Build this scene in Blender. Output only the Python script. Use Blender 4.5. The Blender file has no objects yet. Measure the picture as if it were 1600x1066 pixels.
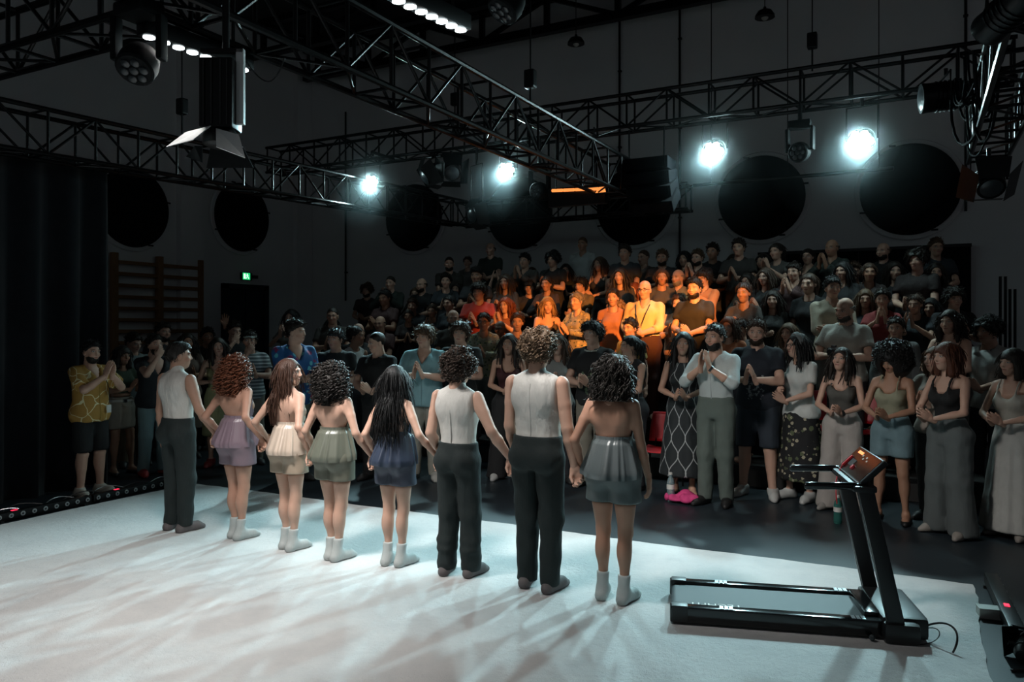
import bpy, bmesh, math, random
import numpy as np
from mathutils import Vector, Matrix, Euler

# ------------------------------------------------------------------ camera, world, big light, exposure
SC = bpy.context.scene
COL = SC.collection
YAW = math.radians(28.0)
CY, SY = math.cos(YAW), math.sin(YAW)
FPX, HORZ, CAMZ = 1200.0, 510.0, 1.85
cam_d = bpy.data.cameras.new('camera')
cam_d.sensor_width = 36.0
cam_d.lens = 36.0 * FPX / 1600.0
cam_d.shift_y = -(533.0 - HORZ) / 1600.0
cam_d.clip_end = 100
cam = bpy.data.objects.new('camera', cam_d)
cam.location = (0, 0, CAMZ)
cam.rotation_euler = (math.radians(90), 0, YAW)
COL.objects.link(cam)
SC.camera = cam

world = bpy.data.worlds.new('world')
SC.world = world
world.use_nodes = True
world.node_tree.nodes['Background'].inputs[0].default_value = (0.72, 0.76, 0.80, 1)
world.node_tree.nodes['Background'].inputs[1].default_value = 0.076
SC.view_settings.view_transform = 'Standard'
SC.view_settings.look = 'None'
SC.view_settings.gamma = 1.0
SC.view_settings.use_curve_mapping = False
SC.view_settings.exposure = 0.0
cy = SC.cycles
cy.max_bounces = 5; cy.diffuse_bounces = 3; cy.glossy_bounces = 2; cy.transmission_bounces = 4; cy.volume_bounces = 0; cy.transparent_max_bounces = 4
cy.caustics_reflective = False; cy.caustics_refractive = False

# ------------------------------------------------------------------ helpers: place
def W(px, py, Y):
    "photo pixel at a depth in front of the camera -> point of the hall"
    X = (px - 800.0) / FPX * Y
    return Vector((X * CY - Y * SY, X * SY + Y * CY, CAMZ - (py - HORZ) / FPX * Y))
def G(px, py, z=0.0):
    return W(px, py, (CAMZ - z) * FPX / (py - HORZ))
def depth_v(px, v):
    return v / ((px - 800.0) / FPX * SY + CY)
def depth_u(px, u):
    return u / ((px - 800.0) / FPX * CY - SY)

# ------------------------------------------------------------------ helpers: objects
def tag(o, label=None, cat=None, group=None, kind=None):
    if label: o['label'] = label
    if cat: o['category'] = cat
    if group: o['group'] = group
    if kind: o['kind'] = kind
    return o
def link(o, parent=None):
    COL.objects.link(o)
    if parent is not None: o.parent = parent
    return o
def empty(name, loc=(0, 0, 0), rotz=0.0):
    o = bpy.data.objects.new(name, None)
    o.empty_display_size = 0.1
    o.location = loc
    o.rotation_euler = (0, 0, rotz)
    return link(o)
def mesh_np(name, V, Q, smooth=True):
    V = np.asarray(V, dtype=np.float32); Q = np.asarray(Q, dtype=np.int32)
    k = Q.shape[1]
    me = bpy.data.meshes.new(name)
    me.vertices.add(len(V)); me.vertices.foreach_set('co', V.ravel())
    me.loops.add(Q.size); me.loops.foreach_set('vertex_index', Q.ravel())
    me.polygons.add(len(Q)); me.polygons.foreach_set('loop_start', np.arange(0, Q.size, k, dtype=np.int32))
    me.update(calc_edges=True)
    me.polygons.foreach_set('use_smooth', np.full(len(Q), smooth, dtype=bool))
    me.update()
    return me
def obj(name, me, mat=None, parent=None, color=None, M=None):
    o = bpy.data.objects.new(name, me)
    if mat is not None and not me.materials: me.materials.append(mat)
    if mat is not None and me.materials and me.materials[0] != mat:
        o.material_slots[0].link = 'OBJECT'; o.material_slots[0].material = mat
    if color is not None: o.color = (*color[:3], 1)
    link(o, parent)
    if M is not None: o.matrix_local = M
    return o

class MB:
    "collects simple solids into one mesh"
    def __init__(s): s.bm = bmesh.new()
    def box(s, c, d, M=None, bevel=0.0):
        r = bmesh.ops.create_cube(s.bm, size=1.0)
        T = Matrix.Translation(c) @ Matrix.Diagonal((*d, 1))
        if M is not None: T = M @ T
        bmesh.ops.transform(s.bm, matrix=T, verts=r['verts'])
        if bevel:
            es = list({e for v in r['verts'] for e in v.link_edges})
            bmesh.ops.bevel(s.bm, geom=es, offset=bevel, segments=2, affect='EDGES', profile=0.6)
        return s
    def cyl(s, a, b, ra, rb=None, n=12, cap=True):
        a = Vector(a); b = Vector(b); rb = ra if rb is None else rb
        d = b - a
        r = bmesh.ops.create_cone(s.bm, cap_ends=cap, segments=n, radius1=ra, radius2=rb, depth=d.length)
        T = Matrix.Translation((a + b) / 2) @ d.to_track_quat('Z', 'Y').to_matrix().to_4x4()
        bmesh.ops.transform(s.bm, matrix=T, verts=r['verts'])
        return s
    def sph(s, c, r, n=12, scale=(1, 1, 1)):
        q = bmesh.ops.create_uvsphere(s.bm, u_segments=n, v_segments=max(6, n // 2 + 1), radius=r)
        bmesh.ops.transform(s.bm, matrix=Matrix.Translation(c) @ Matrix.Diagonal((*scale, 1)), verts=q['verts'])
        return s
    def tube(s, pts, r, n=6):
        V, F = tube_arrays(pts, r, n)
        vs = [s.bm.verts.new(v) for v in V]
        for f in F: s.bm.faces.new([vs[i] for i in f])
        return s
    def lathe(s, prof, n=20, M=None):
        rings = []
        for r, z in prof:
            ring = []
            for i in range(n):
                a = 2 * math.pi * i / n
                p = Vector((r * math.cos(a), r * math.sin(a), z))
                ring.append(s.bm.verts.new(M @ p if M is not None else p))
            rings.append(ring)
        for a, b in zip(rings, rings[1:]):
            for i in range(n):
                s.bm.faces.new((a[i], a[(i + 1) % n], b[(i + 1) % n], b[i]))
        s.bm.faces.new(list(reversed(rings[0]))); s.bm.faces.new(rings[-1])
        return s
    def mesh(s, name, smooth=False):
        me = bpy.data.meshes.new(name)
        bmesh.ops.recalc_face_normals(s.bm, faces=s.bm.faces)
        s.bm.to_mesh(me); s.bm.free()
        if smooth:
            me.polygons.foreach_set('use_smooth', np.ones(len(me.polygons), dtype=bool))
            try: me.set_sharp_from_angle(angle=math.radians(40))
            except Exception: pass
        return me
    def build(s, name, mat, parent=None, smooth=False, color=None, M=None):
        return obj(name, s.mesh(name, smooth), mat, parent, color, M)

def tube_arrays(pts, r, n=6):
    pts = [Vector(p) for p in pts]
    V, F = [], []
    m = len(pts)
    up = Vector((0.3, 0.2, 0.93))
    for i, p in enumerate(pts):
        t = (pts[min(i + 1, m - 1)] - pts[max(i - 1, 0)]).normalized()
        x = t.cross(up)
        x = x.normalized() if x.length > 1e-4 else t.orthogonal().normalized()
        y = t.cross(x)
        rr = r[i] if hasattr(r, '__len__') else r
        for k in range(n):
            a = 2 * math.pi * k / n
            V.append(p + x * (rr * math.cos(a)) + y * (rr * math.sin(a)))
    for i in range(m - 1):
        for k in range(n):
            F.append((i * n + k, i * n + (k + 1) % n, (i + 1) * n + (k + 1) % n, (i + 1) * n + k))
    F.append(tuple(range(n - 1, -1, -1))); F.append(tuple((m - 1) * n + k for k in range(n)))
    return V, F
def bez(a, b, c, d, n=12):
    a, b, c, d = map(Vector, (a, b, c, d))
    return [a * (1 - t) ** 3 + b * 3 * t * (1 - t) ** 2 + c * 3 * t * t * (1 - t) + d * t ** 3 for t in [i / n for i in range(n + 1)]]
def aim(loc, d, up=(0, 0, 1)):
    "matrix whose -Z looks along d"
    q = Vector(d).normalized().to_track_quat('-Z', 'Y')
    return Matrix.Translation(loc) @ q.to_matrix().to_4x4()

# ------------------------------------------------------------------ materials
class NT:
    def __init__(s, name):
        s.m = bpy.data.materials.new(name); s.m.use_nodes = True
        s.t = s.m.node_tree; s.b = s.t.nodes['Principled BSDF']
    def n(s, typ, **kw):
        x = s.t.nodes.new(typ)
        for k, v in kw.items():
            if k.startswith('i_'): x.inputs[k[2:].replace('_', ' ')].default_value = v
            else: setattr(x, k, v)
        return x
    def l(s, a, b): s.t.links.new(a, b)
    def math(s, op, a, b=None, c=None, clamp=False):
        x = s.t.nodes.new('ShaderNodeMath'); x.operation = op; x.use_clamp = clamp
        for i, v in enumerate((a, b, c)):
            if v is None: continue
            if isinstance(v, (int, float)): x.inputs[i].default_value = v
            else: s.l(v, x.inputs[i])
        return x.outputs[0]
    def mix(s, f, a, b, typ='MIX'):
        x = s.t.nodes.new('ShaderNodeMix'); x.data_type = 'RGBA'; x.blend_type = typ
        for sock, v in ((x.inputs[0], f), (x.inputs[6], a), (x.inputs[7], b)):
            if isinstance(v, (int, float)): sock.default_value = v
            elif isinstance(v, tuple): sock.default_value = (*v[:3], 1)
            else: s.l(v, sock)
        return x.outputs[2]
    def ramp(s, f, stops):
        x = s.t.nodes.new('ShaderNodeValToRGB')
        e = x.color_ramp.elements
        while len(e) < len(stops): e.new(0.5)
        for el, (p, c) in zip(e, stops):
            el.position = p; el.color = (*c, 1) if len(c) == 3 else c
        s.l(f, x.inputs[0]); return x.outputs[0]
    def noise(s, scale, detail=3, vec=None, rough=0.5):
        x = s.n('ShaderNodeTexNoise'); x.inputs['Scale'].default_value = scale; x.inputs['Detail'].default_value = detail
        x.inputs['Roughness'].default_value = rough
        if vec is not None: s.l(vec, x.inputs['Vector'])
        return x.outputs[0]
    def co(s): return s.n('ShaderNodeTexCoord').outputs['Object']
    def bump(s, h, strength=0.3, dist=0.01):
        x = s.n('ShaderNodeBump'); x.inputs['Strength'].default_value = strength; x.inputs['Distance'].default_value = dist
        s.l(h, x.inputs['Height']); s.l(x.outputs[0], s.b.inputs['Normal'])
    def set(s, color=None, rough=0.6, metal=0.0, spec=None):
        if color is not None:
            if isinstance(color, tuple): s.b.inputs['Base Color'].default_value = (*color, 1)
            else: s.l(color, s.b.inputs['Base Color'])
        s.b.inputs['Roughness'].default_value = rough
        s.b.inputs['Metallic'].default_value = metal
        if spec is not None: s.b.inputs['Specular IOR Level'].default_value = spec
        return s.m

def m_plain(name, color, rough=0.6, metal=0.0, grain=0.08, scale=30.0, spec=None):
    t = NT(name)
    nz = t.noise(scale, 4, t.co())
    c = t.mix(t.math('MULTIPLY', nz, grain * 4, clamp=True), color, tuple(max(0, x * 0.55) for x in color))
    return t.set(c, rough, metal, spec)
def m_emit(name, color, strength):
    t = NT(name)
    t.b.inputs['Base Color'].default_value = (*color, 1)
    t.b.inputs['Emission Color'].default_value = (*color, 1)
    t.b.inputs['Emission Strength'].default_value = strength
    return t.m
def m_objcolor(name, rough, bump_scale=220.0, bump=0.25, sheen=0.0, metal=0.0, wr=0.0, var=0.25, spec=None):
    t = NT(name)
    c = t.n('ShaderNodeObjectInfo').outputs['Color']
    co = t.co()
    nz = t.noise(9.0, 4, co)
    col = t.mix(t.math('MULTIPLY', nz, var), c, (0, 0, 0))
    fine = t.noise(bump_scale, 2, co)
    h = fine
    if wr:
        mp = t.n('ShaderNodeMapping'); mp.inputs['Scale'].default_value = (1, 1, 0.4); t.l(co, mp.inputs[0])
        w = t.noise(13.0, 3, mp.outputs[0])
        h = t.math('ADD', t.math('MULTIPLY', fine, 0.15), t.math('MULTIPLY', w, wr))
    t.bump(h, bump, 0.012)
    if sheen: t.b.inputs['Sheen Weight'].default_value = sheen
    return t.set(col, rough, metal, spec)

MT = {}
MT['cotton'] = m_objcolor('cotton', 0.85, wr=2.0, bump=0.5)
MT['jersey'] = m_objcolor('pleated_jersey', 0.7, wr=3.0, bump=0.7)
MT['satin'] = m_objcolor('satin', 0.33, bump_scale=400, bump=0.1, wr=0.6, var=0.1, spec=0.6)
MT['crepe'] = m_objcolor('satin_back_crepe', 0.55, bump_scale=400, bump=0.25, wr=1.2, var=0.15)
MT['denim'] = m_objcolor('denim', 0.8, bump_scale=500, bump=0.4, wr=1.2, var=0.45)
MT['leather'] = m_objcolor('shoe_leather', 0.5, bump=0.15)
MT['plastic'] = m_objcolor('dyed_plastic', 0.35, bump=0.05)

def make_skin():
    t = NT('skin')
    base = t.n('ShaderNodeObjectInfo').outputs['Color']
    at = t.n('ShaderNodeAttribute'); at.attribute_name = 'hc'
    sp = t.n('ShaderNodeSeparateXYZ'); t.l(at.outputs['Vector'], sp.inputs[0])
    x, y, z = sp.outputs
    ax = t.math('ABSOLUTE', x)
    front = t.math('GREATER_THAN', y, 0.03)
    def ell(cx, cz, rx, rz, src=ax):
        a = t.math('DIVIDE', t.math('SUBTRACT', src, cx), rx); b = t.math('DIVIDE', t.math('SUBTRACT', z, cz), rz)
        d = t.math('ADD', t.math('MULTIPLY', a, a), t.math('MULTIPLY', b, b))
        return t.math('MULTIPLY', t.math('SUBTRACT', 1.6, d, clamp=True), front, clamp=True)
    nz = t.noise(14.0, 4, t.co())
    col = t.mix(t.math('MULTIPLY', nz, 0.22), base, (0.30, 0.10, 0.06))
    cheek = t.math('MULTIPLY', ell(0.045, -0.035, 0.02, 0.018), 0.25)
    col = t.mix(cheek, col, (0.55, 0.18, 0.13))
    col = t.mix(t.math('MULTIPLY', ell(0.0, -0.063, 0.023, 0.0075, x), 0.7), col, (0.36, 0.10, 0.09))
    col = t.mix(t.math('MULTIPLY', ell(0.0, -0.0635, 0.02, 0.0016, x), 0.8), col, (0.08, 0.02, 0.02))
    slant = t.math('SUBTRACT', z, t.math('MULTIPLY', t.math('SUBTRACT', ax, 0.034), -0.15))
    bd = t.math('ADD', t.math('POWER', t.math('DIVIDE', t.math('SUBTRACT', ax, 0.034), 0.019), 2.0),
                t.math('POWER', t.math('DIVIDE', t.math('SUBTRACT', slant, 0.026), 0.0042), 2.0))
    brow = t.math('MULTIPLY', t.math('SUBTRACT', 1.5, bd, clamp=True), front)
    col = t.mix(t.math('MULTIPLY', brow, 0.8), col, (0.03, 0.018, 0.012))
    col = t.mix(t.math('MULTIPLY', ell(0.033, 0.0075, 0.0165, 0.0075), 0.75), col, (0.06, 0.03, 0.025))
    col = t.mix(ell(0.033, 0.005, 0.0125, 0.0052), col, (0.62, 0.58, 0.55))
    col = t.mix(ell(0.033, 0.0055, 0.0052, 0.0056), col, (0.03, 0.018, 0.012))
    col = t.mix(t.math('MULTIPLY', ell(0.009, -0.039, 0.0045, 0.003), 0.7), col, (0.09, 0.03, 0.02))
    t.bump(t.noise(90.0, 3, t.co()), 0.08, 0.005)
    t.b.inputs['Subsurface Weight'].default_value = 0.0
    return t.set(col, 0.52, 0.0, 0.4)
MT['skin'] = make_skin()
def make_hair():
    t = NT('hair')
    c = t.n('ShaderNodeObjectInfo').outputs['Color']
    mp = t.n('ShaderNodeMapping'); mp.inputs['Scale'].default_value = (1, 1, 0.12); t.l(t.co(), mp.inputs[0])
    st = t.noise(150.0, 3, mp.outputs[0])
    col = t.mix(t.math('MULTIPLY', st, 0.75), t.mix(0.35, c, (1, 0.8, 0.6), 'MULTIPLY'), t.mix(0.85, c, (0, 0, 0)))
    t.bump(st, 0.6, 0.008)
    return t.set(col, 0.52, 0.0, 0.4)
MT['hair'] = make_hair()

def pattern(name, kind, a, b, c=None, scale=12.0, rough=0.8):
    t = NT(name); co = t.co()
    if kind == 'blobs':      # scattered blossoms on a ground
        v = t.n('ShaderNodeTexVoronoi'); v.inputs['Scale'].default_value = scale; t.l(co, v.inputs[0])
        d = t.math('ADD', v.outputs['Distance'], t.math('MULTIPLY', t.noise(scale * 4, 3, co), 0.35))
        f = t.math('LESS_THAN', d, 0.46)
        col = t.mix(f, a, b)
        if c:
            v2 = t.n('ShaderNodeTexVoronoi'); v2.inputs['Scale'].default_value = scale * 0.7; t.l(co, v2.inputs[0])
            col = t.mix(t.math('LESS_THAN', t.math('ADD', v2.outputs['Distance'], t.math('MULTIPLY', t.noise(scale * 3, 3, co), 0.35)), 0.47), col, c)
    elif kind == 'waves':    # pairs of wavering vertical cords that part and meet again
        sp = t.n('ShaderNodeSeparateXYZ'); t.l(co, sp.inputs[0])
        ang = t.math('ARCTAN2', sp.outputs[0], sp.outputs[1])
        s1 = t.math('MULTIPLY', t.math('SINE', t.math('MULTIPLY', sp.outputs[2], 17.0)), 0.26)
        def cord(off, sg):
            q = t.math('ADD', t.math('MULTIPLY', ang, 1.2), t.math('ADD', t.math('MULTIPLY', s1, sg), off))
            fr = t.math('FRACT', q)
            return t.math('LESS_THAN', t.math('ABSOLUTE', t.math('SUBTRACT', fr, 0.5)), 0.035)
        f = t.math('MAXIMUM', cord(0.0, 1.0), cord(0.5, -1.0))
        col = t.mix(f, a, b)
    elif kind == 'stripes':
        sp = t.n('ShaderNodeSeparateXYZ'); t.l(co, sp.inputs[0])
        f = t.math('GREATER_THAN', t.math('FRACT', t.math('MULTIPLY', sp.outputs[2], scale)), 0.6)
        col = t.mix(f, a, b)
    elif kind == 'vstripes':
        sp = t.n('ShaderNodeSeparateXYZ'); t.l(co, sp.inputs[0])
        f = t.math('GREATER_THAN', t.math('FRACT', t.math('MULTIPLY', sp.outputs[0], scale)), 0.55)
        col = t.mix(f, a, b)
    else:                    # thin drawn outlines
        w = t.n('ShaderNodeTexVoronoi'); w.feature = 'DISTANCE_TO_EDGE'; w.inputs['Scale'].default_value = scale
        vv = t.n('ShaderNodeVectorMath'); vv.operation = 'ADD'; t.l(co, vv.inputs[0])
        nn = t.n('ShaderNodeTexNoise'); nn.inputs['Scale'].default_value = 4.0; t.l(co, nn.inputs['Vector'])
        sc = t.n('ShaderNodeVectorMath'); sc.operation = 'SCALE'; sc.inputs['Scale'].default_value = 0.22; t.l(nn.outputs[1], sc.inputs[0])
        t.l(sc.outputs[0], vv.inputs[1]); t.l(vv.outputs[0], w.inputs[0])
        col = t.mix(t.math('LESS_THAN', w.outputs[0], 0.016), a, b)
    t.bump(t.noise(14.0, 3, co), 0.5, 0.012)
    return t.set(col, rough)
MT['tropical'] = pattern('tropical_print', 'blobs', (0.015, 0.09, 0.26), (0.10, 0.42, 0.52), (0.22, 0.02, 0.10), 11.0)
MT['leafline'] = pattern('leaf_line_print', 'lines', (0.40, 0.215, 0.045), (0.75, 0.68, 0.42), None, 4.2)
MT['waves'] = pattern('wave_cord_print', 'waves', (0.012, 0.016, 0.018), (0.32, 0.34, 0.34))
MT['floral'] = pattern('dark_floral_print', 'blobs', (0.008, 0.008, 0.009), (0.38, 0.34, 0.24), (0.10, 0.12, 0.06), 16.0)
MT['stripes'] = pattern('striped_knit', 'stripes', (0.10, 0.13, 0.14), (0.45, 0.50, 0.50), None, 22.0)
MT['vstripes'] = pattern('striped_cotton', 'vstripes', (0.05, 0.05, 0.05), (0.45, 0.42, 0.38), None, 26.0)
MT['smallfloral'] = pattern('small_floral_print', 'blobs', (0.30, 0.27, 0.20), (0.06, 0.09, 0.04), (0.5, 0.42, 0.2), 22.0)

def chest_print(name, base, ink, scale):
    t = NT(name); co = t.co(); sp = t.n('ShaderNodeSeparateXYZ'); t.l(co, sp.inputs[0])
    box = t.math('MULTIPLY', t.math('LESS_THAN', t.math('ABSOLUTE', sp.outputs[0]), .10), t.math('LESS_THAN', t.math('ABSOLUTE', t.math('SUBTRACT', sp.outputs[2], 1.20)), .13))
    box = t.math('MULTIPLY', box, t.math('GREATER_THAN', sp.outputs[1], 0.02))
    f = t.math('MULTIPLY', t.math('GREATER_THAN', t.noise(scale, 5, co, .6), .55), box)
    t.bump(t.noise(14.0, 3, co), 0.5, 0.012)
    return t.set(t.mix(f, base, ink), .85)
MT['print_navy'] = chest_print('navy_tee_with_print', (.010, .014, .022), (.20, .21, .22), 26)
MT['print_black'] = chest_print('black_tee_with_print', (.010, .010, .011), (.12, .17, .10), 20)
MT['black_metal'] = m_plain('black_painted_metal', (0.012, 0.013, 0.014), 0.38, 0.6, 0.1, 60)
MT['truss'] = m_plain('black_truss_paint', (0.014, 0.014, 0.015), 0.30, 0.75, 0.1, 40)
MT['black_plastic'] = m_plain('black_plastic', (0.012, 0.013, 0.014), 0.42, 0.0, 0.05, 80)
MT['gloss_black'] = m_plain('gloss_black', (0.008, 0.010, 0.011), 0.14, 0.0, 0.02, 80)
MT['rubber'] = m_plain('rubber_belt', (0.045, 0.060, 0.065), 0.62, 0.0, 0.08, 200)
MT['wood'] = m_plain('varnished_wood', (0.30, 0.14, 0.05), 0.5, 0.0, 0.2, 14)
MT['steel'] = m_plain('bare_steel', (0.45, 0.47, 0.48), 0.32, 0.9, 0.1, 40)
MT['flap'] = m_plain('pale_metal_flap', (0.80, 0.82, 0.82), 0.4, 0.2, 0.05, 30)
MT['white'] = m_plain('white_plastic', (0.62, 0.62, 0.58), 0.5, 0.0, 0.06, 50)
MT['red'] = m_plain('red_plastic', (0.55, 0.02, 0.03), 0.4, 0.0, 0.05, 40)
MT['pink'] = m_plain('pink_cloth', (0.62, 0.05, 0.20), 0.85, 0.0, 0.15, 30)
MT['door'] = m_plain('dark_blue_door', (0.006, 0.012, 0.022), 0.45, 0.0, 0.1, 10)
MT['gold'] = m_plain('brushed_gold', (0.5, 0.36, 0.12), 0.35, 0.9, 0.1, 40)
MT['led_white'] = m_emit('lit_white_lens', (0.85, 0.97, 1.0), 9.0)
MT['led_par'] = m_emit('lit_cyan_white_lens', (0.66, 0.97, 1.0), 300.0)
MT['led_orange'] = m_emit('lit_orange_lens', (1.0, 0.30, 0.07), 1.2)
MT['led_red'] = m_emit('lit_red_readout', (1.0, 0.03, 0.08), 1.6)
MT['exit_green'] = m_emit('lit_green_sign', (0.02, 0.75, 0.22), 0.9)
MT['exit_white'] = m_emit('lit_white_pictogram', (0.75, 1.0, 0.85), 1.2)
MT['matte_black'] = m_plain('matte_black_housing', (0.008, 0.009, 0.010), 0.75, 0.0, 0.05, 60, 0.15)
MT['lens_dark'] = m_plain('unlit_lens', (0.03, 0.035, 0.04), 0.3, 0.0, 0.05, 50)
def glass(name, color):
    t = NT(name)
    t.b.inputs['Base Color'].default_value = (*color, 1); t.b.inputs['Roughness'].default_value = 0.06
    t.b.inputs['Transmission Weight'].default_value = 0.75; t.b.inputs['IOR'].default_value = 1.35
    return t.m
MT['bottle_clear'] = glass('clear_bottle', (0.55, 0.75, 0.80))
MT['bottle_green'] = glass('green_bottle', (0.10, 0.45, 0.38))
# ------------------------------------------------------------------ figures: distance fields -> one closed surface
def surf_nets(A, o, h):
    ins = A < 0
    n0, n1, n2 = A.shape
    c = np.zeros((n0 - 1, n1 - 1, n2 - 1), np.uint8)
    for i in (0, 1):
        for j in (0, 1):
            for k in (0, 1):
                c += ins[i:n0 - 1 + i, j:n1 - 1 + j, k:n2 - 1 + k]
    act = (c > 0) & (c < 8)
    idx = np.argwhere(act)
    if len(idx) == 0: return np.zeros((0, 3)), np.zeros((0, 4), int)
    ids = np.full(act.shape, -1, np.int64); ids[act] = np.arange(len(idx))
    P = np.zeros((len(idx), 3)); cnt = np.zeros(len(idx))
    corners = [(i, j, k) for i in (0, 1) for j in (0, 1) for k in (0, 1)]
    vals = {q: A[idx[:, 0] + q[0], idx[:, 1] + q[1], idx[:, 2] + q[2]] for q in corners}
    for q in corners:
        for ax in range(3):
            if q[ax]: continue
            r = list(q); r[ax] = 1; r = tuple(r)
            a, b = vals[q], vals[r]
            m = (a < 0) != (b < 0)
            t = np.where(m, a / np.where(m, a - b, 1), 0)
            pt = np.tile(np.array(q, float), (len(idx), 1)); pt[:, ax] += t
            P += pt * m[:, None]; cnt += m
    P = (idx + P / cnt[:, None]) * h + np.asarray(o)
    quads = []
    for ax in range(3):
        b, d = [(1, 2), (2, 0), (0, 1)][ax]
        sl0 = [slice(None)] * 3; sl1 = [slice(None)] * 3
        sl0[ax] = slice(0, -1); sl1[ax] = slice(1, None)
        s0, s1 = ins[tuple(sl0)], ins[tuple(sl1)]
        e = np.argwhere(s0 != s1)
        sh = act.shape
        ok = (e[:, b] > 0) & (e[:, d] > 0) & (e[:, b] < sh[b]) & (e[:, d] < sh[d])
        e = e[ok]
        def at(db, dd):
            q = e.copy(); q[:, b] += db; q[:, d] += dd
            return ids[q[:, 0], q[:, 1], q[:, 2]]
        Q = np.stack([at(-1, -1), at(0, -1), at(0, 0), at(-1, 0)], 1)
        fl = s0[e[:, 0], e[:, 1], e[:, 2]]
        Q = np.where(fl[:, None], Q, Q[:, ::-1])
        quads.append(Q)
    Q = np.concatenate(quads)
    return P, Q[(Q >= 0).all(1)]

class Field:
    def __init__(s, lo, hi, h):
        s.h = h; s.lo = np.asarray(lo, float); n = np.ceil((np.asarray(hi) - s.lo) / h).astype(int) + 1
        s.ax = [s.lo[i] + h * np.arange(n[i]) for i in range(3)]
        s.A = np.full(n, 1.0, np.float32)
    def sub(s, lo, hi):
        sl = []
        for i in range(3):
            a = int(np.floor((lo[i] - s.lo[i]) / s.h)); b = int(np.ceil((hi[i] - s.lo[i]) / s.h)) + 1
            sl.append(slice(max(0, a), min(len(s.ax[i]), max(b, 0))))
        sl = tuple(sl)
        X = s.ax[0][sl[0]][:, None, None]; Y = s.ax[1][sl[1]][None, :, None]; Z = s.ax[2][sl[2]][None, None, :]
        return sl, X, Y, Z
    def put(s, sl, d, k):
        a = s.A[sl]
        if a.size == 0: return
        if k > 0:
            hh = np.maximum(k - np.abs(a - d), 0) / k
            s.A[sl] = np.minimum(a, d) - hh * hh * k * 0.25
        else: s.A[sl] = np.minimum(a, d)
    def cone(s, a, b, ra, rb, k=0.02, clip=None):
        a = np.asarray(a, float); b = np.asarray(b, float); r = max(ra, rb) + k + 2 * s.h
        sl, X, Y, Z = s.sub(np.minimum(a, b) - r, np.maximum(a, b) + r)
        d = b - a; L = max(d @ d, 1e-9)
        t = np.clip(((X - a[0]) * d[0] + (Y - a[1]) * d[1] + (Z - a[2]) * d[2]) / L, 0, 1)
        q = np.sqrt((X - a[0] - t * d[0]) ** 2 + (Y - a[1] - t * d[1]) ** 2 + (Z - a[2] - t * d[2]) ** 2) - (ra + (rb - ra) * t)
        if clip is not None: q = np.maximum(q, clip(X, Y, Z))
        s.put(sl, q, k)
    def ell(s, c, r, k=0.02, R=None):
        c = np.asarray(c, float); r = np.asarray(r, float); m = r.max() + k + 2 * s.h
        sl, X, Y, Z = s.sub(c - m, c + m)
        x, y, z = X - c[0], Y - c[1], Z - c[2]
        if R is not None:
            x, y, z = (R[0][0] * x + R[1][0] * y + R[2][0] * z, R[0][1] * x + R[1][1] * y + R[2][1] * z, R[0][2] * x + R[1][2] * y + R[2][2] * z)
        g = np.sqrt((x / r[0]) ** 2 + (y / r[1]) ** 2 + (z / r[2]) ** 2)
        s.put(sl, (g - 1) * r.min(), k)
    def cut(s, fn, lo=None, hi=None, k=0.0):
        if lo is None: lo, hi = s.lo - 1, s.lo + 50
        sl, X, Y, Z = s.sub(lo, hi)
        d = fn(X, Y, Z); a = s.A[sl]
        if k > 0:
            hh = np.maximum(k - np.abs(a - d), 0) / k
            s.A[sl] = np.maximum(a, d) + hh * hh * k * 0.25
        else: s.A[sl] = np.maximum(a, d)
    def mesh(s): return surf_nets(s.A, s.lo, s.h)
    def sample(s, P):
        g = np.clip(np.rint((P - s.lo) / s.h).astype(int), 0, np.array(s.A.shape) - 1)
        return s.A[g[:, 0], g[:, 1], g[:, 2]]

# ---------------- heads
def head_arrays(female, h=0.0065):
    F = Field((-.12, -.15, -.24), (.12, .15, .15), h)
    w = 0.95 if female else 1.0
    F.ell((0, -.012, .03), (.076 * w, .096, .089), 0)
    F.ell((0, .022, -.035), (.060 * w, .074, .085), .03)
    F.ell((0, .050, -.088), (.030 * w, .034, .030), .03)
    for sx in (-1, 1):
        F.ell((sx * .036, .066, -.030), (.026, .022, .022), .02)       # cheekbone
        F.ell((sx * .030, .084, .022), (.026, .012, .009), .012)       # brow ridge
        F.ell((sx * .077 * w, -.008, -.012), (.011, .021, .033), .006) # ear
    for sx in (-1, 1):
        c = (sx * .033, .106, .004)
        F.cut(lambda X, Y, Z: -(np.sqrt((X - c[0]) ** 2 + (Y - c[1]) ** 2 + (Z - c[2]) ** 2) - .018), (c[0] - .04, .06, -.04), (c[0] + .04, .14, .05), .008)
        F.ell((sx * .033, .082, .005), (.014, .011, .010), .002)       # eyeball
    F.cone((0, .092, .016), (0, .108, -.028), .007, .011, .012)
    F.ell((0, .100, -.033), (.017, .013, .010), .008)
    F.ell((0, .086, -.059), (.022, .013, .006), .006)
    F.ell((0, .085, -.068), (.019, .013, .006), .006)
    r = .047 if female else .056
    F.cone((0, -.014, -.06), (0, -.034, -.21), r, r * 1.08, .025)
    return F.mesh()
HEADS = {}
def head(female, q=1):
    if (female, q) not in HEADS: HEADS[female, q] = head_arrays(female, (.0070, .0078, .0098)[q])
    return HEADS[female, q]

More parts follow.
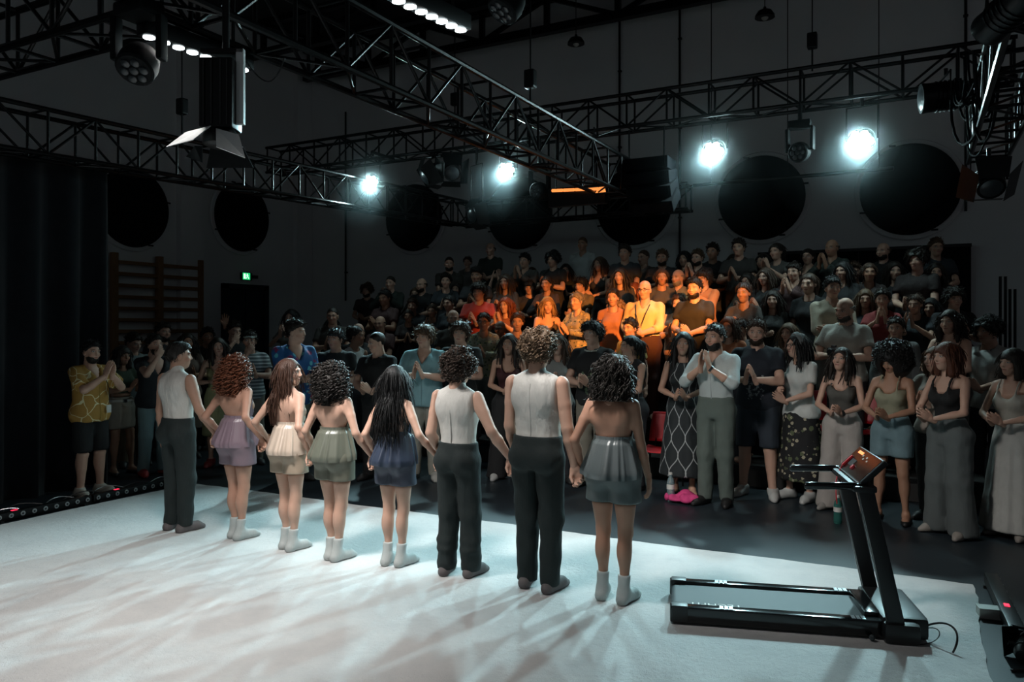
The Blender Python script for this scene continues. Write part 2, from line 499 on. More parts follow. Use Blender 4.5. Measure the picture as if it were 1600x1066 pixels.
# ---------------- hands (right hand hanging: fingers -Z, palm -X, thumb +Y)
def hand_arrays(curl, spread=0.0, thumb=0.0, h=0.0048):
    F = Field((-.10, -.075, -.22), (.05, .11, .05), h)
    F.cone((0, 0, .04), (0, 0, -.01), .026, .024, .02)
    F.ell((0, .0, -.052), (.0155, .042, .055), .02)
    F.ell((-.006, .022, -.035), (.016, .018, .032), .012)
    base = [(.031, .078), (.011, .088), (-.010, .082), (-.030, .064)]
    for i, (y, L) in enumerate(base):
        p = np.array((0, y * (1 + spread * .3), -.088 + .006 * abs(i - 1.2))); a = 0.0
        for j, f in enumerate((.45, .32, .23)):
            a += curl * (0.55, 1.0, 0.75)[j] * (1 + .12 * i)
            sp = spread * (1.5 - i) * .10
            d = np.array((-math.sin(a), math.sin(sp), -math.cos(a)))
            q = p + d * L * f
            F.cone(p, q, .0098 - .0007 * j, .0091 - .0007 * j, .005 if j else .010)
            p = q
    t0 = np.array((-.004, .026, -.024)); t1 = np.array((-.016 - .02 * thumb, .056 - .018 * thumb, -.058)); t2 = np.array((-.022 - .035 * thumb, .062 - .036 * thumb, -.092))
    F.cone(t0, t1, .016, .0115, .012); F.cone(t1, t2, .0112, .009, .004)
    return F.mesh()
HANDS = {}
def hand(kind, q=1):
    if (kind, q) not in HANDS:
        HANDS[kind, q] = hand_arrays(*{'relax': (.34, .1, .3), 'clap': (.10, .25, .0), 'hold': (.85, .0, .9), 'open': (.05, .8, -.2), 'grip': (1.0, 0, 1.0)}[kind], h=(.0050, .0058, .0072)[q])
    return HANDS[kind, q]

# ---------------- torso profile (height 1.75): z, half width, half depth, centre y
TORSO = {
 False: np.array([(.82, .13, .085, 0), (.88, .155, .105, -.004), (.93, .168, .114, -.008), (1.0, .158, .106, -.002), (1.08, .146, .098, .004), (1.18, .156, .106, .006),
                  (1.28, .172, .117, .004), (1.36, .174, .110, -.002), (1.42, .150, .088, -.010), (1.46, .095, .068, -.014), (1.50, .05, .05, -.012)]),
 True: np.array([(.82, .135, .092, 0), (.88, .163, .112, -.008), (.93, .172, .120, -.014), (1.0, .150, .102, -.006), (1.08, .120, .085, .002), (1.17, .124, .088, .004),
                 (1.27, .142, .100, .002), (1.35, .145, .092, -.004), (1.41, .122, .074, -.012), (1.45, .075, .056, -.014), (1.49, .042, .042, -.010)])}
def ik(sh, tgt, l1, l2, pole):
    sh = np.asarray(sh, float); tgt = np.asarray(tgt, float); d = tgt - sh
    L = np.linalg.norm(d); m = (l1 + l2) * .995
    if L > m: tgt = sh + d / L * m; d = tgt - sh; L = m
    u = d / L
    a = (l1 * l1 - l2 * l2 + L * L) / (2 * L); hh = math.sqrt(max(l1 * l1 - a * a, 0))
    p = np.asarray(pole, float); p = p - (p @ u) * u; p = p / max(np.linalg.norm(p), 1e-6)
    return sh + u * a + p * hh, tgt

ARMS = {  # hand target for the right arm (x>0), elbow pole, finger direction, palm normal, hand kind  (height 1.75)
 'down': ((.25, .03, .84), (.3, -1, 0), (.02, .12, -1), (-1, 0, 0), 'relax'),
 'clap': ((.045, .30, 1.20), (1, -.35, -.8), (-.18, .55, .8), (-1, .0, -.1), 'clap'),
 'clap_low': ((.045, .30, 1.08), (1, -.35, -.7), (-.2, .8, .5), (-1, .0, .2), 'clap'),
 'clap_high': ((.045, .28, 1.38), (1, -.1, -1), (-.12, .3, .95), (-1, .0, 0), 'clap'),
 'over': ((.05, .10, 1.98), (1, .1, .0), (-.2, .0, 1), (-1, 0, 0), 'clap'),
 'mouth': ((.05, .19, 1.46), (.8, .1, -1), (-.5, -.2, .8), (-.3, -1, 0), 'relax'),
 'fold': ((-.06, .20, 1.14), (1, -.2, -.4), (-1, .1, .1), (0, -1, .1), 'relax'),
 'hold': ((.06, .27, 1.16), (1, -.3, -.8), (-.6, .6, .3), (-.8, .2, .3), 'grip'),
 'raise': ((.22, .12, 1.78), (1, -.3, -.6), (0, .1, 1), (0, 1, 0), 'open'),
}
class Fig:
    "joints of a figure facing +Y, standing at the origin"
    def __init__(s, H=1.75, female=False, girth=1.0, armR='down', armL='down', stance=.0, lean=0.0, step=(0, 0), toe=.06, handjit=(0, 0, 0), tR=None, tL=None, arm_r=1.0):
        s.H, s.f, s.g, s.s = H, female, girth, H / 1.75
        k = s.s
        s.lean = lean
        shx = (.156 if female else .177) * (1 + (girth - 1) * .5)
        hipx = .088 * (1 + (girth - 1) * .6)
        ax = hipx + stance
        s.hip, s.knee, s.ank = {}, {}, {}
        for i, sx in enumerate((1, -1)):
            s.hip[sx] = np.array((sx * hipx, 0, .90)) * k
            s.ank[sx] = np.array((sx * ax, step[i], .075)) * k
            s.knee[sx] = (s.hip[sx] + s.ank[sx]) / 2 + np.array((0, .022, .005)) * k
        s.toe = toe
        s.sh, s.el, s.wr, s.hd = {}, {}, {}, {}
        for sx, an, T in ((1, armR, tR), (-1, armL, tL)):
            tg, pole, fd, pn, kind = ARMS[an]
            m = np.array((sx, 1, 1.0))
            if T is not None:
                tg = np.array(T['t']) / k * m
                pole = T.get('pole', pole); fd = T.get('fd', fd); pn = T.get('pn', pn); kind = T.get('kind', kind)
            sh = s.up(np.array((sx * shx, -.012, 1.405)) * k)
            t = (np.array(tg) * m + (np.array(handjit) if T is None else 0)) * k
            if T is None and an != 'down': t = s.up(t)
            e, w = ik(sh, t, .295 * k, .262 * k, np.array(pole) * m)
            s.sh[sx], s.el[sx], s.wr[sx] = sh, e, w
            fd = np.array(fd) * m
            if an == 'down' and T is None: fd = (w - e) / np.linalg.norm(w - e) + np.array((0, .1, 0))
            s.hd[sx] = (fd / np.linalg.norm(fd), np.array(pn) * m, kind)
        s.ar = (.80 if female else 1.0) * girth ** .6 * arm_r
        s.headc = s.up(np.array((0, .012, 1.628)) * k)
    def up(s, p):
        c, q = math.cos(s.lean), math.sin(s.lean); z0 = .95 * s.s
        y, z = p[1], p[2] - z0
        return np.array((p[0], y * c + z * q, -y * q + z * c + z0))
    def torso_d(s, X, Y, Z, infl):
        k = s.s; T = TORSO[s.f]
        c, q = math.cos(s.lean), math.sin(s.lean); z0 = .95 * k
        zz = Z - z0
        y = Y * c - zz * q; z = (Y * q + zz * c + z0) / k
        if s.lean == 0: y, z = Y, Z / k
        zt = np.linspace(.78, 1.54, 153)
        ker = np.hanning(15); ker /= ker.sum()
        def prof(i):
            v = np.interp(zt, T[:, 0], T[:, i]); return np.convolve(np.pad(v, 7, 'edge'), ker, 'valid')
        g = 1 + (s.g - 1) * np.interp(zt, [.8, .95, 1.1, 1.25, 1.4, 1.5], [.9, 1.1, 1.5, 1.0, .5, .2])
        a = np.interp(z, zt, prof(1) * g) * k; b = np.interp(z, zt, prof(2) * g) * k; cy = np.interp(z, zt, prof(3)) * k
        iz = infl(z) if callable(infl) else infl
        a = a + iz; b = b + iz
        e = np.sqrt((X / a) ** 2 + ((y - cy) / b) ** 2)
        return (e - 1) * np.minimum(a, b), z, y
    def torso(s, F, infl=0.0, z0=.84, z1=1.50, k=.0, extra=None):
        sl, X, Y, Z = F.sub((-.5, -.5, (z0 - .1) * s.s), (.5, .5, (z1 + .1) * s.s))
        d, z, y = s.torso_d(X, Y, Z, infl)
        d = np.maximum(d, np.maximum((z0 - z), (z - z1)) * s.s)
        if extra is not None: d = np.maximum(d, extra(X, y, z))
        F.put(sl, d, k)
    def field(s, h):
        lo = np.array((-.45, -.32, -.02)); hi = np.array((.45, .36, 1.52 * s.s + .05))
        for sx in (1, -1):
            lo = np.minimum(lo, np.minimum(s.el[sx], s.wr[sx]) - .12); hi = np.maximum(hi, np.maximum(s.el[sx], s.wr[sx]) + .12)
        lo[2] = min(lo[2], -.02)
        return Field(lo, hi, h)
    def body(s, h):
        k, f = s.s, s.f; F = s.field(h)
        gl = s.g ** .7
        th, kn, cf, ak = (.104, .050, .055, .030) if f else (.090, .057, .056, .038)
        for sx in (1, -1):
            L = F if sx == 1 else s.field(h)
            L.cone(s.hip[sx], s.knee[sx], th * k * gl, kn * k * gl, .02)
            L.cone(s.knee[sx], s.ank[sx], kn * .96 * k * gl, ak * k, .03)
            c = s.knee[sx] * .70 + s.ank[sx] * .30 + np.array((0, -.024, 0)) * k
            L.ell(c, np.array((.052, .055, .115)) * k * gl, .025)
            t = np.array((sx * s.toe, .17, 0)) * k; a = s.ank[sx].copy(); a[2] = .036 * k
            L.cone(s.ank[sx], a + np.array((0, -.045, -.004)) * k, .036 * k, .034 * k, .02)
            L.cone(a + np.array((0, -.045, -.004)) * k, a + t * .72, .033 * k, .031 * k, .02)
            L.cone(a + t * .72, a + t + np.array((0, 0, -.016 * k)), .035 * k, .020 * k, .015)
            L.cone(s.ank[sx], a + t * .55, .036 * k, .03 * k, .03)
            if sx == -1: F.A = np.minimum(F.A, L.A)
        F.cut(lambda X, Y, Z: .002 - Z + 0 * X + 0 * Y)
        s.torso(F, 0.0, k=.035)
        for sx in (1, -1):
            F.ell((sx * .078 * k, -.062 * k, .905 * k), np.array((.088, .080, .085)) * k * gl, .03)
            if f: F.ell(s.up(np.array((sx * .070, .078, 1.265)) * k), np.array((.060, .056, .060)) * k * gl, .035)
            else: F.ell(s.up(np.array((sx * .08, .068, 1.31)) * k), np.array((.085, .05, .06)) * k, .04)
            F.ell(s.up(np.array((sx * .085, -.075, 1.33)) * k), np.array((.06, .035, .08)) * k, .04)
            r = s.ar * k
            F.cone(s.up(np.array((sx * .03, -.02, 1.50)) * k), s.up(np.array((sx * .13, -.02, 1.425)) * k), .030 * k, .036 * r, .03)
            F.cone(s.sh[sx], s.sh[sx] * .55 + s.el[sx] * .45, .058 * r, .050 * r, .03)
            F.cone(s.sh[sx] * .55 + s.el[sx] * .45, s.el[sx], .049 * r, .040 * r, .01)
            m = s.el[sx] * .68 + s.wr[sx] * .32
            F.cone(s.el[sx], m, .040 * r, .042 * r, .015); F.cone(m, s.wr[sx], .042 * r, .027 * r, .015)
        F.cone(s.up(np.array((0, -.02, 1.43)) * k), s.up(np.array((0, .0, 1.53)) * k), (.050 if f else .060) * k, (.046 if f else .055) * k, .03)
        return F
    # ---- garments (z in 1.75 m units)
    def g_top(s, h, hem=.90, sleeve=.55, neck='crew', fit=.012, loose=.02, ztop=1.47, fold=.004, armcut=.165, midriff=None, vneck=0.0):
        k = s.s; F = s.field(h)
        infl = lambda z: (fit + loose * np.clip((1.25 - z) / .3, 0, 1)) * k
        s.torso(F, infl, z0=hem, z1=ztop, k=0)
        gl = s.g ** .7
        for sx in (1, -1):
            cl = lambda X, Y, Z: np.maximum(hem * k - Z, Z - ztop * k) + 0 * X + 0 * Y
            if s.f: F.ell(s.up(np.array((sx * .070, .080, 1.262)) * k), np.array((.060, .056, .060)) * k * gl + fit * k, .05)
            elif ztop > 1.3: F.ell(s.up(np.array((sx * .08, .068, 1.31)) * k), np.array((.085, .05, .06)) * k + fit * k, .05)
            if ztop > 1.4: F.ell(s.up(np.array((sx * .085, -.075, 1.33)) * k), np.array((.06, .035, .08)) * k + fit * k, .05)
            r = s.ar * k
            if hem < .93: F.ell((sx * .078 * k, -.062 * k, .915 * k), np.array((.088, .080, .085)) * k * gl + fit * .8 * k, .04)
            if ztop > 1.4:
                F.cone(s.up(np.array((sx * .04, -.02, 1.475)) * k), s.up(np.array((sx * .13, -.02, 1.425)) * k), .034 * k, .040 * r + fit * k * .5, .03)
            if sleeve > 0:
                F.cone(s.sh[sx], s.sh[sx] * .7 + s.el[sx] * .3, .057 * r + fit * k * .5, .052 * r + fit * k * .8, .025)
                e = min(sleeve, 1.0)
                a = s.sh[sx]; d = s.el[sx] - a; u = d / np.linalg.norm(d); end = a + d * e
                w = (fit + loose * .5) * k
                F.cone(a, end + u * .05, .054 * r + fit * k * .6, (.046 * r + w), .015, clip=lambda X, Y, Z: (X - end[0]) * u[0] + (Y - end[1]) * u[1] + (Z - end[2]) * u[2])
                if sleeve > 1:
                    a2 = s.el[sx]; d2 = s.wr[sx] - a2; u2 = d2 / np.linalg.norm(d2); en2 = a2 + d2 * (sleeve - 1)
                    F.cone(a2, en2 + u2 * .03, .040 * r + w, .034 * r + fit * k, .015, clip=lambda X, Y, Z: (X - en2[0]) * u2[0] + (Y - en2[1]) * u2[1] + (Z - en2[2]) * u2[2])
        if sleeve <= 0:
            F.cut(lambda X, Y, Z: np.abs(X) - armcut * k - .02 * np.clip(1.3 - Z / k, 0, .3) + 0 * Y, (-1, -1, 1.24 * k), (1, 1, 3), .02)
        if neck == 'crew':
            F.cut(lambda X, Y, Z: -(np.sqrt(X ** 2 + (Y - .01 * k) ** 2) - .066 * k) + 0 * Z, (-.2, -.25, 1.435 * k), (.2, .25, 2), .006)
        if neck == 'high':
            F.cone(s.up(np.array((0, -.02, 1.43)) * k), s.up(np.array((0, -.004, 1.505)) * k), .064 * k, .060 * k, .02)
        if vneck:
            F.cut(lambda X, Y, Z: np.minimum(np.minimum(Y - .03, Z - (1.44 - vneck) * k - np.abs(X) * 1.7), .05), (-.2, 0, 1.1), (.2, .5, 2), .004)
        if neck == 'cami':
            lo = ztop
            F.cut(lambda X, Y, Z: Z - (1.29 + .05 * np.clip((np.abs(X) / k - .03) / .06, 0, 1)) * k + 0 * Y, None, None, .004)
            for sx in (1, -1):
                pts = [s.up(np.array((sx * .085, y, z)) * k) for y, z in ((.125, 1.30), (.085, 1.40), (.02, 1.475), (-.06, 1.46), (-.11, 1.37), (-.11, 1.28))]
                for a, b in zip(pts, pts[1:]): F.cone(a, b, .011, .011, .004)
        s._fold(F, fold)
        return F
    def _fold(s, F, amp, top=None, hem=None):
        if amp <= 0: return
        X = F.ax[0][:, None, None]; Y = F.ax[1][None, :, None]; Z = F.ax[2][None, None, :]
        rs = (s.H * 977.0) % 6.28
        w = np.sin(Z * 13 + X * 26 + rs) * np.sin(Y * 31 + X * 19 - Z * 9 + 2 * rs) + .55 * np.sin(Z * 37 + 14 * X - 11 * Y + rs * 3) * np.sin(X * 33 + Y * 29 + Z * 7)
        if top is not None: w = w * np.clip((top - Z) / .12, 0, 1)
        F.A += (amp * w).astype(np.float32)
    def g_legs(s, h, hem=.06, wide=0.0, flare=0.0, top=1.06, fit=.014, fold=.004, puddle=0.0, waistfit=.020):
        k = s.s; F = s.field(h); gl = s.g ** .7
        th, kn, ak = (.096, .055, .036) if s.f else (.090, .057, .040)
        for sx in (1, -1):
            L = F if sx == 1 else s.field(h)
            K, A, Hp = s.knee[sx], s.ank[sx], s.hip[sx]
            L.cone(Hp, K, (th * gl + fit + wide * .3) * k, (kn * gl + fit + .012 + wide * .7) * k, .02)
            if hem < .45: L.cone(K, A + np.array((0, 0, -.06 * k)), (kn * gl + fit + .010 + wide * .7) * k, (ak + fit + .014 + wide + flare) * k, .03)
            else:
                t = (.90 - hem) / (.90 - .487)
                P = Hp + (K - Hp) * t
                L.cone(Hp, P + (K - Hp) * .1, (th * gl + fit) * k, (th + (kn - th) * t + fit + .012 + flare) * k, .02)
            if puddle:
                for j, zz in enumerate((.10, .15, .21, .28)):
                    L.ell(A + np.array((.004 * (-1) ** j, .008 * (-1) ** (j + 1), zz - .075)) * k, np.array((.060, .064, .024)) * k * (1 + wide), .03)
            if sx == -1: F.A = np.minimum(F.A, L.A)
        s.torso(F, waistfit * k, z0=.84, z1=top, k=.03)
        for sx in (1, -1):
            F.ell((sx * .078 * k, -.062 * k, .905 * k), np.array((.088, .080, .085)) * k * gl + fit * k * .8, .03)
        s._fold(F, fold, top * k)
        F.cut(lambda X, Y, Z: hem * k - Z + 0 * X + 0 * Y)
        F.cut(lambda X, Y, Z: Z - top * k + 0 * X + 0 * Y)
        return F
    def g_skirt(s, h, hem=.5, top=1.06, flare=.03, fit=.014, pleats=0, amp=.0):
        k = s.s; F = s.field(h)
        T = TORSO[s.f]
        sl, X, Y, Z = F.sub((-.6, -.6, -.1), (.6, .6, 1.3))
        z = Z / k
        ext = flare * np.clip((.93 - z) / .45, 0, 2)
        a = (np.interp(z, [hem, .88, .93, 1.0, 1.1], [.168, .168, .172, .155, .125]) * s.g + fit + ext) * k
        b = (np.interp(z, [hem, .88, .93, 1.0, 1.1], [.135, .135, .135, .112, .092]) * s.g + fit + ext) * k
        th = np.arctan2(X, Y + .01)
        if pleats: e = 1 + amp * np.sin(th * pleats + 2 * np.sin(th * 3) + s.H * 50) * np.clip((1.02 - z) / .3, 0, 1)
        else: e = 1.0
        d = (np.sqrt((X / a) ** 2 + ((Y + .01) / b) ** 2) / e - 1) * np.minimum(a, b)
        d = np.maximum(d, np.maximum(hem - z, z - top) * k)
        F.put(sl, d, 0)
        s._fold(F, .003)
        return F
    def g_foot(s, h, sx, kind='sneaker'):
        k = s.s; a = s.ank[sx].copy(); a[2] = .036 * k
        lo = a - np.array((.15, .16, .06)); hi = a + np.array((.15, .32, .25))
        F = Field(lo, hi, h); t = np.array((sx * s.toe, .17, 0)) * k
        e = {'sneaker': .012, 'shoe': .008, 'sock': .006, 'sandal': .006}[kind] * k
        F.cone(s.ank[sx], a + np.array((0, -.045, -.004)) * k, .036 * k + e, .034 * k + e, .02)
        F.cone(a + np.array((0, -.045, -.004)) * k, a + t * .72, .033 * k + e, .031 * k + e, .02)
        F.cone(a + t * .72, a + t + np.array((0, 0, -.016 * k)), .035 * k + e, .020 * k + e, .015)
        topz = {'sneaker': .105, 'shoe': .09, 'sock': .20, 'sandal': .05}[kind] * k
        F.cone(a + np.array((0, -.02, .01)) * k, s.ank[sx] + (s.knee[sx] - s.ank[sx]) * .4, .034 * k + e, (.041 if s.f else .043) * k + e, .02)
        F.cone(s.ank[sx], a + t * .55, .036 * k + e, .03 * k + e, .03)
        if kind == 'sneaker': F.cut(lambda X, Y, Z: .001 - Z + 0 * X + 0 * Y)
        else: F.cut(lambda X, Y, Z: .001 - Z + 0 * X + 0 * Y)
        F.cut(lambda X, Y, Z: Z - topz + 0 * X + 0 * Y)
        return F

def frame(d, n, left):
    d = Vector(d).normalized(); z = -d
    x = Vector(n) if left else -Vector(n)
    x = (x - z * x.dot(z)).normalized()
    y = z.cross(x)
    return Matrix((x, y, z)).transposed()

def R_head(yaw=0.0, pitch=0.0, roll=0.0):
    return Matrix.Rotation(math.radians(yaw), 3, 'Z') @ Matrix.Rotation(math.radians(pitch), 3, 'X') @ Matrix.Rotation(math.radians(roll), 3, 'Y')

def assemble(fig, h, covers, hR, q=1):
    "body field, head and hands as one mesh; head coordinates are stored for the face; skin draws in under cloth"
    F = fig.body(h)
    for c in covers:
        if c is None or c.A.shape != F.A.shape: continue
        w = np.clip((.016 - c.A) / .022, 0, 1); F.A += (.022 * w * w * (3 - 2 * w)).astype(np.float32)
    V, Q = F.mesh()
    if len(V) == 0: raise RuntimeError('empty body')
    # keep the largest connected surface
    HC = np.full((len(V), 3), -9.0)
    nb = len(V); ctr = V[Q].mean(1)
    Vs, Qs, Hs, n = [V], [Q], [HC], len(V)
    hv, hq = head(fig.f, q)
    Rm = np.array(hR)
    isl = [(hv * fig.s @ Rm.T + fig.headc, hq, hv)]
    for sx in (1, -1):
        d, pn, kind = fig.hd[sx]
        v, qd = hand(kind, q)
        sc = fig.s * (.90 if fig.f else 1.0)
        if sx == -1: v = v * np.array((-1, 1, 1)); qd = qd[:, ::-1]
        Mf = np.array(frame(d, pn, sx == -1))
        isl.append((v * sc @ Mf.T + fig.wr[sx], qd, np.full((len(v), 3), -9.0)))
    for v, qd, hcv in isl:
        Vs.append(v); Qs.append(qd + n); Hs.append(hcv)
        f = F.sample(v); a = qd[np.argmin(f[qd].mean(1))]                # a face deep inside the limb joins the two surfaces
        bq = Q[np.argmin(((ctr - v[a].mean(0)) ** 2).sum(1))]
        Qs.append(np.array([[a[0] + n, a[1] + n, bq[1], bq[0]]])); n += len(v)
    me = mesh_np('person', np.concatenate(Vs), np.concatenate(Qs))
    a = me.attributes.new('hc', 'FLOAT_VECTOR', 'POINT')
    a.data.foreach_set('vector', np.concatenate(Hs).astype(np.float32).ravel())
    return me
def fmesh(name, F):
    V, Q = F.mesh()
    return mesh_np(name, V, Q)

# ---------------- hair, in head coordinates
def hairline(F, front=.068, nape=-.085, ear=-.012):
    F.cut(lambda X, Y, Z: np.interp(Y, [-.12, -.05, .0, .035, .07, .11], [nape, nape + .02, ear, ear + .03, front - .006, front]) + .10 * np.clip(np.abs(X) - .045, 0, .02) * (Y > .03) + .005 * np.sin(X * 190 + 1) + .004 * np.sin(X * 330 + Y * 150) - Z, None, None, .004)
def facecut(F, w=.064, top=.062, zc=-.03):
    F.cut(lambda X, Y, Z: -(np.sqrt((X / w) ** 2 + ((Z - zc) / (top - zc)) ** 2 + np.clip((.035 - Y) / .03, 0, 9) ** 2) - 1) * .05, None, None, .008)
    F.cut(lambda X, Y, Z: np.minimum(np.minimum(Y - .03, zc + .03 - Z), w - np.abs(X)), None, None, .006)
def hair_field(style, h=.0075, L=.3, vol=.014, seed=1):
    rs = np.random.RandomState(seed)
    F = Field((-.24, -.26, -.18 - L), (.24, .18, .24), h)
    def cap(v, back=0): F.ell((0, -.014 - back * .3, .032), (.077 + v, .097 + v + back, .090 + v), 0)
    if style == 'short':
        cap(vol * .55); F.ell((0, .0, .065), (.066, .090, .062), .02); hairline(F)
    elif style == 'buzz':
        cap(.004); hairline(F, .07, -.06, 0)
    elif style == 'quiff':
        cap(.006); F.ell((0, .015, .085), (.062, .085, .042), .03); hairline(F, .066, -.06, .004)
    elif style == 'mop':
        cap(.022); F.ell((0, .03, .075), (.075, .080, .05), .03); hairline(F, .045, -.10, -.03)
    elif style == 'curly':
        for _ in range(70):
            v = rs.normal(size=3); v /= np.linalg.norm(v)
            if v[2] < -.5: continue
            F.ell((v[0] * (.078 + vol), -.016 + v[1] * (.095 + vol), .035 + v[2] * (.088 + vol)), np.full(3, .024 + .012 * rs.rand()), .012)
        cap(vol); facecut(F, .062, .060); F.cut(lambda X, Y, Z: -.10 - Z + 0 * X + 0 * Y)
    elif style == 'mane':
        cap(.012)
        for _ in range(110):
            v = rs.normal(size=3); v /= np.linalg.norm(v); q = rs.uniform(.85, 1.12)
            F.ell((v[0] * .130 * q, -.045 + v[1] * .100 * q, -.045 + v[2] * (.150 if v[2] > 0 else L) * q), np.array((.020, .020, .034)) * rs.uniform(.7, 1.2), .006)
        F.ell((0, -.045, -.05), (.112, .085, .125), .02); facecut(F, .064, .062)
    elif style == 'afro':
        F.ell((0, -.04, .03), (.175, .165, .16), 0); F.ell((0, -.03, -.09), (.165, .14, .12), .06); facecut(F, .058, .055)
    elif style in ('long', 'wavy', 'bob'):
        cap(.014)
        w0, w1 = (.086, .10) if style == 'long' else (.092, .125)
        zs = np.linspace(.03, -L, 9)
        for i, (a, b) in enumerate(zip(zs, zs[1:])):
            t = i / 8.0; r = .050 if style != 'wavy' else .058
            for x in (-1, -.5, 0, .5, 1):
                ww = w0 + (w1 - w0) * t
                yb = -.060 - .012 * t if abs(x) < .9 else -.035 - .02 * t
                wob = (.012 * math.sin(i * 1.7 + x * 3) if style == 'wavy' else 0)
                ob = lambda z: -.058 * min(1, max(0, (-z - .09) / .12)) * (1 if abs(x) < .9 else .7)
                F.cone((x * (ww - .03) + wob, yb + ob(a), a), (x * (ww - .03) - wob, yb + ob(b), b), r * (1 - .25 * t), r * (1 - .25 * (t + .12)), .02)
        for sx in (-1, 1):
            F.cone((sx * .062, .04, .045), (sx * .084, .03, -.08), .022, .026, .02)
            F.cone((sx * .084, .03, -.08), (sx * .088, .028, -L * .9), .026, .018, .02)
        facecut(F, .061, .064)
    elif style == 'fringe':
        cap(.018)
        for sx in (-1, 1):
            F.cone((sx * .06, .02, .05), (sx * .083, .015, -L), .04, .036, .03); F.cone((sx * .05, -.05, .05), (sx * .05, -.06, -L), .05, .045, .03)
        F.cone((0, -.06, 0), (0, -.07, -L), .05, .05, .03)
        facecut(F, .060, .034)
    elif style == 'bun':
        cap(.008); F.ell((0, -.085, .095), (.040, .040, .038), .01); hairline(F, .066, -.07)
    elif style == 'pony':
        cap(.008); hairline(F, .066, -.075)
        F.cone((0, -.095, .06), (0, -.15, .02), .03, .036, .01); F.cone((0, -.15, .02), (0, -.14, -L), .036, .018, .02)
    elif style == 'balding':
        cap(.006); F.cut(lambda X, Y, Z: Z - .03 + 0 * X + 0 * Y); hairline(F, .09, -.07, -.0)
    elif style == 'beard':
        F.ell((0, .030, -.075), (.063, .066, .062), 0); F.cut(lambda X, Y, Z: Z + .030 + .3 * np.clip(.085 - Y, -.05, .05) - .55 * np.abs(X) + 0 * Y, None, None, .004)
        F.cut(lambda X, Y, Z: .0 - Y + 0 * X + 0 * Z)
        F.cut(lambda X, Y, Z: -(np.sqrt((X / .026) ** 2 + ((Z + .063) / .009) ** 2 + 0 * Y) - 1) * .02, (-.05, .02, -.09), (.05, .2, -.04))
    elif style == 'cap':
        F.ell((0, -.012, .035), (.086, .106, .094), 0); F.cut(lambda X, Y, Z: .035 - Z + 0 * X + 0 * Y)
        F.ell((0, .12, .045), (.062, .075, .010), .01)
    elif style == 'wrap':
        F.ell((0, -.014, .034), (.085, .105, .097), 0); hairline(F, .045, -.05, .02)
    elif style == 'band':
        F.ell((0, -.02, .036), (.099, .12, .112), 0); F.cut(lambda X, Y, Z: np.abs(Y + .0 - .25 * (Z - .03)) - .028 + 0 * X); F.cut(lambda X, Y, Z: -.02 - Z + 0 * X + 0 * Y)
    return F
HAIRS = {}
def hair_mesh(style, L=.3, vol=.014, seed=1, h=.0085):
    key = (style, L, vol, seed, h)
    if key not in HAIRS:
        lk = {'short': (420, .036, .002, .4, .0036, 4, .25, .45), 'mop': (420, .06, .005, .7, .0040, 5, .6, .4), 'quiff': (360, .042, 0, 0, .0036, 4, .1, .4), 'curly': (340, .045, .009, 1.6, .0042, 8, .5), 'long': (300, .20, .004, .7, .0042, 8, 1), 'bob': (280, .11, .005, .8, .0042, 7, 1),
              'wavy': (380, .12, .010, 1.8, .0045, 10, 1), 'fringe': (260, .12, .002, .5, .0042, 6, 1), 'afro': (700, .05, .011, 1.6, .0045, 8, .2), 'pony': (260, .09, .0, 0, .0034, 5, .8), 'bun': (240, .05, 0, 0, .0030, 4, .5), 'balding': (120, .03, 0, 0, .003, 4, .8), 'beard': (160, .022, .003, .6, .0026, 4, 1)}.get(style)
        if lk: HAIRS[key] = lock_hair(style, L, vol, seed, *lk[:6], h=h, out=.002, zmin=-L - .03, drop=lk[6], mess=lk[7] if len(lk) > 7 else .12)
        else: HAIRS[key] = fmesh('hair', hair_field(style, h, L, vol, seed))
    return HAIRS[key]

